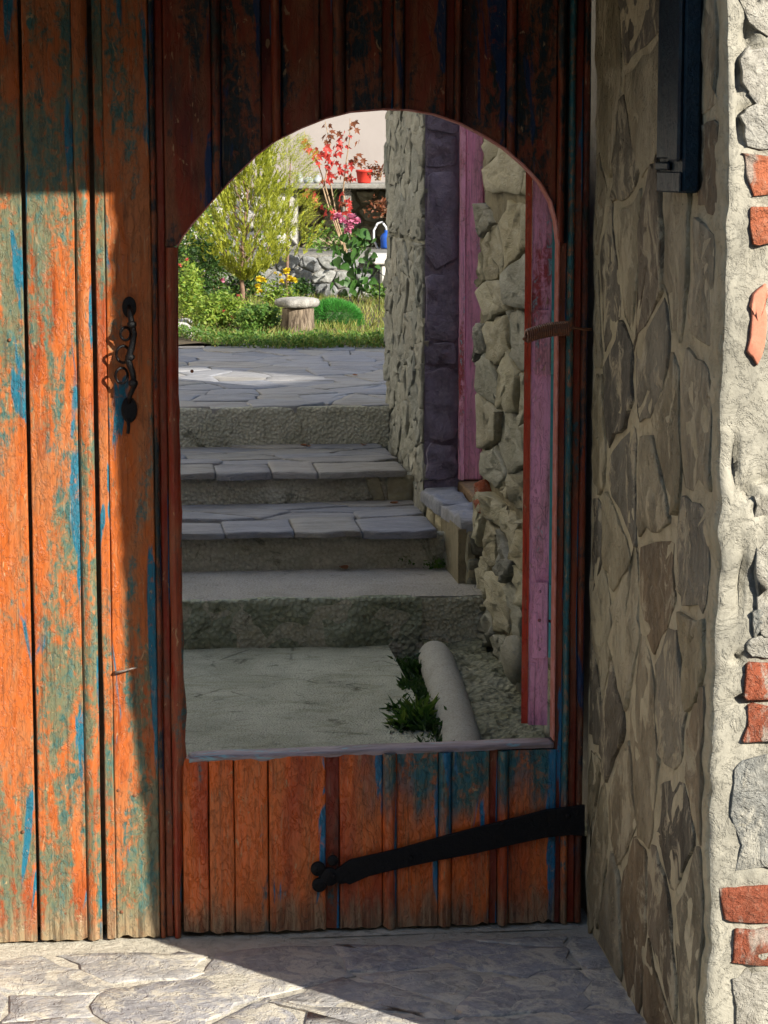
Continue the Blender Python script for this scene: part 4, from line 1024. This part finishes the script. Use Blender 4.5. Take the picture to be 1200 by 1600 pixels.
# green dome
c = B(520, 508); b = MB(); pts = []; rg = random.Random(9); C = Vector(c)
t = thing('dome_bush', c, 'rounded vivid green feathery bush beside the stump seat', 'bush')
for i in range(7000):
    a = rg.uniform(0, 6.28); e = math.asin(rg.random()**.8); r = rg.uniform(.82, 1.0)+.07*fn(math.cos(a)*3, math.sin(a)*3, e*3)
    pts.append(C+Vector((math.cos(a)*math.cos(e)*.165*r, math.cos(e)*math.sin(a)*.165*r, math.sin(e)*.135*r)))
for p in pts:
    d = (p-C).normalized(); d = (d+rvec(.6, rg)).normalized(); s_ = d.cross(rvec(1, rg)).normalized(); b.add([p-s_*.0016, p+s_*.0016, p+d*.022], [(0,1,2)])
b.build('foliage', L_DOME, t)
b = MB(); b.lathe(c, [(.14, -.01), (.145, .03), (.12, .075), (.07, .105), (.02, .115)], 20, .2); b.build('heart', L_DK, t)
# stump seat
c = P(466, 522, Z=GZ); t = thing('stump_seat', tuple(c), 'garden seat made of a sawn log topped by a flat round stone', 'seat')
LOG = M('log_bark', .9, .2); _a = LOG.noise((60, 60, 9), 1, 5, .7, .6); LOG.col(LOG.mix(LOG.ramp(_a, .35, .62), (.05, .035, .025), (.24, .19, .14))); LOG.bump(_a, .012, .9); LOG = LOG.m
b = MB(); b.lathe(tuple(c), [(.088, -.01), (.086, .02), (.080, .06), (.078, .10), (.080, .128), (.074, .131)], 28, .12); b.build('log', LOG, t, smooth=True)
TOPS = stone_mat('seat_stone', [(.36, .35, .33), (.40, .38, .36)], .85, .012, 1.4, .5, (.6, .58, .54))
b = MB(); b.lathe((c.x, c.y, c.z+.133), [(.05, 0), (.092, .003), (.102, .014), (.103, .028), (.095, .042), (.07, .050), (.03, .054), (.005, .055)], 28, .35); b.build('stone_top', TOPS, t, smooth=True)
# small tree
c = P(378, 472, Z=GZ); c.y = 9.75; c = P(378, 472, Y=9.75); c.z = GZ
t = thing('thuja_tree', tuple(c), 'small yellow green conifer with a bare reddish trunk', 'tree'); rg = random.Random(12)
b = MB(); b.tube([c, c+Vector((.006,0,.08)), c+Vector((-.003,0,.19)), c+Vector((.01,0,.4)), c+Vector((.05,0,.8))], [.017,.014,.012,.009,.003], 8)
b.tube([c+Vector((.0,0,.16)), c+Vector((-.03,.01,.21)), c+Vector((-.07,.0,.32))], [.008,.006,.002], 6)
for i in range(26):
    z0 = .17+.022*i; a = i*2.4; r = .20*(1-i/36); b.tube([c+Vector((.004+.0015*i,0,z0)), c+Vector((.004+math.cos(a)*r*.5, math.sin(a)*r*.5, z0+.06)), c+Vector((math.cos(a)*r, math.sin(a)*r, z0+.16))], [.005,.0035,.0015], 5)
b.build('trunk', BARK, t, smooth=True)
b = MB(); sprays = []
def halfw(h):                                    # crown half width by height above ground (irregular cone)
    return max(0, .29*sst(.10, .32, h)*(1-.60*sst(.42, 1.0, h)) )
while len(sprays) < 900:
    h = rg.uniform(.15, .97); a = rg.uniform(0, 6.28); rr_ = halfw(h)*(.35+.65*rg.random()**.6)*(1+.75*fn(math.cos(a)*1.8, math.sin(a)*1.8, h*6)); sprays.append((c+Vector((.02+.045*h+math.cos(a)*rr_, math.sin(a)*rr_, h)), Vector((math.cos(a)*.55, math.sin(a)*.55, 1.0)).normalized()))
for (p, d) in sprays:
    d = (d+rvec(.35, rg)).normalized(); s0 = d.cross(rvec(1, rg)).normalized(); Ls = rg.uniform(.05, .095)
    for k in range(13):
        tt = k/12; q = p+d*Ls*tt; sg = 1 if k % 2 else -1; dd = (d*1.1+s0*sg*.8*(1-tt*.5)+rvec(.25, rg)).normalized(); l = .034*(1-.5*tt)
        w_v = dd.cross(rvec(1, rg)).normalized()*.0030; b.add([q-w_v, q+w_v, q+dd*l*.6+w_v*1.1, q+dd*l, q+dd*l*.6-w_v*1.1], [(0,1,2,3,4)])
b.build('crown', L_TH, t)
# second tree behind, partly hidden
c2 = P(448, 455, Y=10.3); c2.z = GZ; t = thing('thuja_tree', tuple(c2), 'fainter second conifer close behind and right of the small yellow green tree', 'tree')
b = MB(); b.tube([c2, c2+Vector((.01,0,.5)), c2+Vector((.03,0,.9))], [.012,.008,.003], 7); b.build('trunk', BARK, t)
b = MB()
for i in range(420):
    h = rg.uniform(.4, 1.0); a = rg.uniform(0, 6.28); r = .17*(1-.4*sst(.6, 1.1, h))*rg.random()**.5; p = c2+Vector((math.cos(a)*r, math.sin(a)*r, h)); d = Vector((math.cos(a)*.9, math.sin(a)*.9, .7)).normalized(); s0 = d.cross(rvec(1, rg)).normalized()
    for k in range(12):
        tt = k/11; q = p+d*.08*tt; sg = 1 if k % 2 else -1; dd = (d+s0*sg*.8+rvec(.25, rg)).normalized(); w_v = dd.cross(rvec(1, rg)).normalized()*.002; b.add([q-w_v, q+w_v, q+dd*.03], [(0,1,2)])
b.build('crown', L_TH, t)

# garden back walls -------------------------------------------------
LOWST = stone_mat('pale_garden_stone', [(.22, .23, .23), (.28, .285, .28), (.17, .18, .19), (.25, .26, .28)], .8, .008, .8, .4, (.6, .6, .58))
LOWMT = mortar_mat('pale_garden_mortar', (.24, .235, .22), (.17, .165, .15), .01)
YL = 10.55
lw = thing('retaining_wall', (.9, YL, GZ), 'low pale stone retaining wall behind the flowers', 'wall')
frA = lambda u, v, w: (u, YL-w, v)
zt = P(450, 398, Y=YL).z; sheet('mortar', frA, -1.0, 2.6, GZ-.02, zt, .04, .03, .008, 6, LOWMT, lw)
crazy(lw, 'stone', frA, .3, 2.0, GZ, zt-.005, .13, .09, .006, .02, LOWST, 101, wob=.1, rise=.5)
b = MB(); b.box(-1.0, 2.6, YL+.01, 12.2, GZ-.02, zt-.004); b.build('fill', LOWMT, lw)
YB = 11.7
uw = thing('upper_stone_wall', (.9, YB, zt), 'white washed rough stone wall with a shaded recess under a grey slab', 'wall')
zc = P(530, 300, Y=YB).z; xn0, xn1 = P(466, 350, Y=YB).x, P(640, 350, Y=YB).x
frU = lambda u, v, w: (u, YB-w, v); sheet('mortar', frU, -1.2, xn0, zt-.01, zc+.02, .04, .03, .012, 6, LOWMT, uw)
WHST = stone_mat('limewashed_stone', [(.40, .39, .38), (.46, .45, .43), (.30, .30, .29)], .8, .01, .8, .3, (.7, .69, .66))
crazy(uw, 'stone', frU, .2, xn0, zt, zc+.01, .16, .13, .01, .035, WHST, 102, wob=.12, rise=.6)
b = MB(); b.box(-1.2, xn0, YB+.01, YB+.8, zt-.01, zc+.02); b.box(xn1, 3.5, YB-.1, YB+.8, zt-.01, zc+.02); b.build('pier', LOWMT, uw)
frN = lambda u, v, w: (u, YB+.45-w, v)
sheet('recess_back', frN, xn0, xn1, zt-.01, zc+.02, .04, .04, .02, 6, RUB_MT, uw)
crazy(uw, 'stone', frN, xn0, xn1, zt, zc+.01, .15, .12, .01, .04, RUB_ST, 103, wob=.12, rise=.6)
b = MB(); b.box(xn0-.25, 3.4, YB-.12, YB+.8, zc+.022, zc+.058, .008); b.build('cap_slab', LOWMT, uw)
b = MB(); b.box(xn0+.30, xn0+.36, YB-.04, YB+.1, zt-.01, zc+.02, .005); b.build('prop', LOWMT, uw)
# house wall at the back
b = MB(); b.box(-6, 7, 14.5, 14.9, .3, 6.5); b.build('back_wall', WALLP, None, label='plain rendered pinkish grey house wall behind the garden', cat='wall')
# things on the slab
zs_ = zc+.059
TERR = plain_mat('red_plastic', (.55, .045, .03), (.48, .035, .025), .45, .0004, 20)
c = P(569, 298, Y=YB+.02); c.z = zs_
t = thing('flower_pot', tuple(c), 'red plastic flower pot on the grey slab', 'pot')
b = MB(); b.lathe(tuple(c), [(.042, 0), (.046, .01), (.054, .075), (.058, .076), (.059, .092), (.052, .092), (.05, .080)], 24); b.build('pot', TERR, t, smooth=True)
b = MB(); b.lathe((c.x, c.y, c.z+.07), [(.049, 0), (.03, .012), (.005, .014)], 14); b.build('soil', SOIL, t)
t = bush('potted_plant', (c.x+.09, c.y-.02, zs_+.03), .14, .06, .09, 150, .03, L_BRN, 'bronze and green plant trailing from the red pot', 'plant', 6, 31)
GREYC = plain_mat('grey_ceramic', (.22, .26, .30), (.34, .36, .38), .4, .001, 20)
for k, (px, w, h) in enumerate([(468, .025, .075), (482, .035, .045), (496, .028, .055)]):
    c = P(px, 297, Y=YB+.05); c.z = zs_
    b = MB(); b.lathe(tuple(c), [(w*.8, 0), (w, h*.3), (w*.95, h*.7), (w*.5, h*.8), (w*.55, h)], 16)
    b.build('jar', GREYC, None, smooth=True, label=['tall blue grey jar, leftmost of the three on the slab', 'squat grey jar in the middle of three on the slab', 'small grey jar nearest the red leaves on the slab'][k], cat='jar', group='jars on the garden slab')
# trough, hose and blue can
WHT = plain_mat('white_enamel', (.70, .69, .66), (.60, .59, .56), .4, .002, 12)
y_t = YL+.03; x0, x1 = P(580, 400, Y=y_t).x, P(640, 400, Y=y_t).x; z1, z0 = P(600, 397, Y=y_t).z, P(600, 447, Y=y_t).z
t = thing('white_trough', (x0+.1, y_t-.05, z0), 'white stone trough at the right behind the leafy plant', 'trough')
b = MB(); b.box(x0, x1, y_t-.15, y_t+.2, z1-.06, z1, .008); b.build('rim', WHT, t)
b = MB(); b.box(x0+.05, x1, y_t-.12, y_t+.18, z0, z1-.061, .01); b.build('basin', WHT, t)
HOSE = plain_mat('white_hose', (.62, .64, .68), (.55, .57, .6), .4, .0003, 20)
yh = YB-.05; cc = P(597, 372, Y=yh); 
b = MB(); b.tube([P(px, py, Y=yh) for px, py in [(611,388),(600,393),(590,388),(584,375),(584,360),(590,349),(597,347),(603,355),(606,368),(607,378)]], .008, 8)
b.build('hose_loop', HOSE, None, smooth=True, label='pale hose hanging in a loop in the dark recess', cat='hose')
BLU = plain_mat('blue_plastic', (.02, .09, .42), (.015, .07, .35), .4, .0003, 20)
c = P(604, 392, Y=YB-.1); c.z = zt+.0; b = MB(); b.lathe(tuple(c), [(.035, 0), (.04, .01), (.043, .08), (.03, .10), (.015, .108), (.015, .125)], 18)
b.build('blue_can', BLU, None, smooth=True, label='small blue plastic can beside the pale hose', cat='can')
b = MB(); p0 = P(592, 492, Z=GZ); b.tube([p0, p0+Vector((.004,0,.14)), p0+Vector((.001,0,.26))], .0035, 6); b.tube([p0+Vector((.002,0,.24)), p0+Vector((.03,0,.22)), p0+Vector((.032,0,.15))], .0028, 6)
b.build('garden_stake', IRON, None, label='thin dark metal stake standing in the grass near the trough', cat='stake')
# border stones at the left end of the bed
for k, (px, py, s) in enumerate([(284,520,.05),(298,526,.042),(276,512,.045),(290,508,.035)]):
    c = P(px, py, Z=GZ); V = []
    for i in range(8):
        a = math.pi*i/7
        for q in range(12):
            w = 2*math.pi*q/12; d = Vector((math.sin(a)*math.cos(w)*1.2, math.sin(a)*math.sin(w), math.cos(a)*.7))*s; V.append(c+Vector((0,0,s*.4))+d*(1+.3*fn(d.x*30+k, d.y*30, d.z*30)))
    Fs = [(i*12+q, i*12+(q+1) % 12, (i+1)*12+(q+1) % 12, (i+1)*12+q) for i in range(7) for q in range(12)]
    obj('border_stone', V, Fs, WHST, None, smooth=True, cat='stone', group='border stones by the roses', label=['largest pale stone bordering the rose bed', 'rounded pale stone nearest the terrace edge', 'pale stone at the far left beside the opening', 'smallest pale stone behind the other border stones'][k])

# red leaved sapling
ys = 11.0; base = P(548, 412, Y=ys); t = thing('red_sapling', tuple(base), 'tall sapling with crimson and bronze autumn leaves in front of the slab', 'shrub'); rg = random.Random(41)
stems = [[(548,412),(533,375),(522,340),(511,300),(500,265),(487,235),(475,207)], [(545,412),(530,370),(515,330),(505,295),(512,260),(516,225),(508,190)], [(552,412),(545,350),(536,300),(540,260),(546,220),(547,185)], [(545,405),(527,345),(517,290),(508,262)]]
b = MB()
for s in stems: b.tube([P(px, py, Y=ys+.02*math.sin(py*.05)) for px, py in s], [.007-.0045*i/(len(s)-1) for i in range(len(s))], 6)
b.build('stems', TWIG, t, smooth=True)
def lobed():                                     # a maple-like leaf, unit size, in x-y with a droop
    pr = [(0,0),(.18,-.06),(.30,-.34),(.38,-.22),(.62,-.42),(.60,-.16),(1.0,0),(.60,.16),(.62,.42),(.38,.22),(.30,.34),(.18,.06)]
    V = [(x_, y_, .12*abs(y_)-.25*x_*x_) for x_, y_ in pr] + [(.4, 0, -.08)]
    return V, [(i, (i+1) % 12, 12) for i in range(12)]
def heart():
    pr = [(0,0),(-.08,.2),(.05,.40),(.32,.46),(.62,.34),(.85,.14),(1,0),(.85,-.14),(.62,-.34),(.32,-.46),(.05,-.40),(-.08,-.2)]
    V = [(x_, y_, .18*abs(y_)-.35*x_*x_) for x_, y_ in pr] + [(.25, 0, .0), (.6, 0, -.16)]
    F_ = [(0,1,12),(1,2,12),(2,3,12),(3,4,13),(3,13,12),(4,5,13),(5,6,13),(6,7,13),(7,8,13),(8,9,13),(9,12,13),(9,10,12),(10,11,12),(11,0,12)]
    return V, F_
def leafobj(name, me, p, size, parent, rg, face=None):
    o = bpy.data.objects.new(name, me); COL.objects.link(o); o.parent = parent
    o.location = p - root_of(parent).location; s = size*rg.uniform(.75, 1.25); o.scale = (s, s, s)
    o.rotation_euler = face or (rg.gauss(.7, .4), rg.uniform(.1, .9), rg.uniform(-2.8, -.3)); return o
Vl, Fl = lobed(); mr = mesh_data('red_leaf', Vl, Fl, L_RED); mbz = mesh_data('bronze_leaf', Vl, Fl, L_BRN); mg = mesh_data('green_leaf', Vl, Fl, L_MD)
spots = [(478,222,mr),(485,228,mr),(490,232,mr),(500,238,mr),(497,245,mr),(505,215,mbz),(512,205,mbz),(508,196,mbz),(520,200,mbz),(518,212,mbz),(512,230,mr),(520,228,mr),(524,236,mr),(518,245,mr),(515,255,mr),(524,258,mr),(532,262,mr),(536,222,mr),(530,218,mr),(512,262,mr),(520,268,mr),(528,270,mbz),(516,276,mr),(546,190,mbz),(552,196,mbz),(548,206,mbz),(540,204,mr),(556,218,mbz),(550,240,mbz),(556,246,mbz),(562,248,mbz),(545,246,mbz),(553,252,mr),(482,305,mr),(490,308,mr),(496,318,mr),(478,300,mbz),(534,305,mr),(538,315,mr),(530,312,mbz),(528,298,mg),(540,325,mr),(512,328,mr),(520,332,mr),(505,285,mr),(533,280,mbz),(545,272,mr),(548,275,mbz),(486,245,mr),(526,248,mr),(514,240,mr),(540,312,mr),(482,380,mg),(492,378,mg),(500,385,mg),(476,372,mg),(505,372,mg),(515,318,mg),(498,392,mg)]
for px, py, me in spots:
    for q in range(3 if me is mr else 2): leafobj('leaf', me, P(px+rg.uniform(-7,7), py+rg.uniform(-7,7), Y=ys-.02+rg.uniform(-.03,.03)), .055, t, rg)
# big leaved plant with pink blooms
yb_ = 10.2; base = P(553, 468, Y=yb_); t = thing('hydrangea', (base.x, yb_, GZ), 'broad leaved dark green plant topped with pink and white blooms', 'plant')
Vh, Fh = heart(); mh = mesh_data('leaf', Vh, Fh, L_BIG, smooth=True)
b = MB()
for s in ([(553,470),(556,420),(548,370),(540,345)], [(553,470),(548,430),(555,390),(560,360)], [(555,470),(570,430),(580,400)]): b.tube([P(px, py, Y=yb_+.03) for px, py in s], [.007,.006,.004,.003][:len(s)], 6)
b.build('stem', L_DK, t)
extra = [(rg.uniform(518, 592), rg.uniform(365, 462), rg.uniform(.045, .075)) for _ in range(60)]
for px, py, s in extra+[(535,372,.08),(548,380,.11),(562,368,.11),(573,378,.10),(528,395,.11),(545,402,.12),(562,400,.13),(580,392,.10),(533,420,.10),(552,425,.11),(570,418,.12),(586,408,.08),(540,445,.09),(558,450,.10),(575,443,.08),(527,440,.07),(550,360,.09),(560,385,.10),(518,415,.06),(590,430,.06),(568,455,.07)]:
    leafobj('leaf', mh, P(px, py-6, Y=yb_+rg.uniform(-.06,.03)), s*.8, t, rg, face=(rg.gauss(.9,.25), rg.uniform(.1,.9), rg.uniform(-2.9,-.3)))
for i, (px, py, r) in enumerate([(528,340,.036),(536,346,.032),(549,341,.036),(557,345,.028),(546,353,.032),(543,361,.028)]): flower(px, py, yb_-.08, r, PNK, t, seed=i+60, n_=44)
bush('leafy_weeds', (P(590, 465, Z=GZ).x, 10.0, GZ), .18, .15, .09, 700, .03, L_MD, 'low broad weeds in front of the white trough', 'plant', 7, 51)
bush('climber', (P(535, 392, Y=11.3).x, 11.3, zt-.02), .30, .12, .2, 420, .035, L_MD, 'sparse green climber at the mouth of the dark recess', 'plant', 8, 52)
bush('climber', (P(597, 330, Y=11.5).x, 11.5, zc-.16), .16, .06, .18, 160, .035, L_BRN, 'brown trailing leaves hanging at the right of the recess', 'plant', 5, 53, stems=2)
bush('climber', (P(420, 392, Y=11.2).x, 11.2, zt-.02), .2, .1, .16, 160, .03, L_MD, 'thin creeper on the limewashed wall behind the conifer', 'plant', 6, 54)

# weeds in the gutter
rg = random.Random(400); b = MB(); pts = []
for i in range(1500):
    y_ = rg.uniform(.5, 1.72); xc = .735 - .02*(1.7-y_) + .02*fn(y_*9, 1); x_ = xc + rg.gauss(0, .022); cl = max(0, fn(y_*14, 3)+.35)
    pts.append(Vector((x_, y_, .128+abs(rg.gauss(0, .028))*cl)))
leaves(b, pts, .020, rg, .9, .35); b.build('gutter_weeds', L_DK, None, kind='stuff', label='low dark weeds filling the gutter beside the pipe', cat='weeds')
for k, (px, py, h, n_) in enumerate([(648,1052,.055,13),(640,1080,.045,11),(625,1115,.045,12),(650,1125,.06,16),(636,1135,.05,12),(660,1140,.05,12),(655,1085,.035,9),(628,1140,.035,9),(668,1058,.045,6)]):
    c = P(px, py, Z=.135); rg = random.Random(200+k); b = MB(); t = thing('weed', tuple(c), ['tall weed tuft where the gutter meets the steps', 'small weed tuft below the topmost one in the gutter', 'weed tuft on the left rim of the gutter', 'bright spiky weed tuft against the pipe near the sill', 'dark weed tuft in the gutter close to the sill', 'weed tuft leaning on the pipe at the sill', 'small weed halfway down the pipe', 'tiny weed at the lower left of the gutter', 'thin weed reaching over the pipe'][k], 'weed', 'weeds growing in the gutter')
    for i in range(n_*4):
        a = rg.uniform(0, 6.28); l = h*1.5*rg.uniform(.5, 1.2); el = rg.uniform(.35, 1.3); d = Vector((math.cos(a)*math.cos(el), math.sin(a)*math.cos(el), math.sin(el))); s = d.cross(Vector((0,0,1))).normalized()*rg.uniform(.0035, .007); q = c+rvec(.03, rg); q.z = c.z-.005
        dr = Vector((0,0,-l*.25)); b.add([q-s*.3, q+s*.3, q+d*l*.5+s, q+d*l+dr, q+d*l*.5-s], [(0,1,2,3,4)])
    b.build('leaves', L_MD if k in (3, 4) else L_DK, t)
for k, (px, py) in enumerate([(635, 884), (683, 888)]):
    c = P(px, py, Z=.291); rg = random.Random(300+k); b = MB(); pts = [c+Vector((rg.gauss(0,.018), rg.gauss(-.005,.012), abs(rg.gauss(.006,.012)))) for i in range(55)]
    leaves(b, pts, .014, rg, .6, .8); b.build('weed', L_MD, None, label=['small creeping weed at the foot of the second riser', 'small weed in the corner below the stone ledge'][k], cat='weed', group='weeds on the lowest step')

print('objects', len(bpy.data.objects))
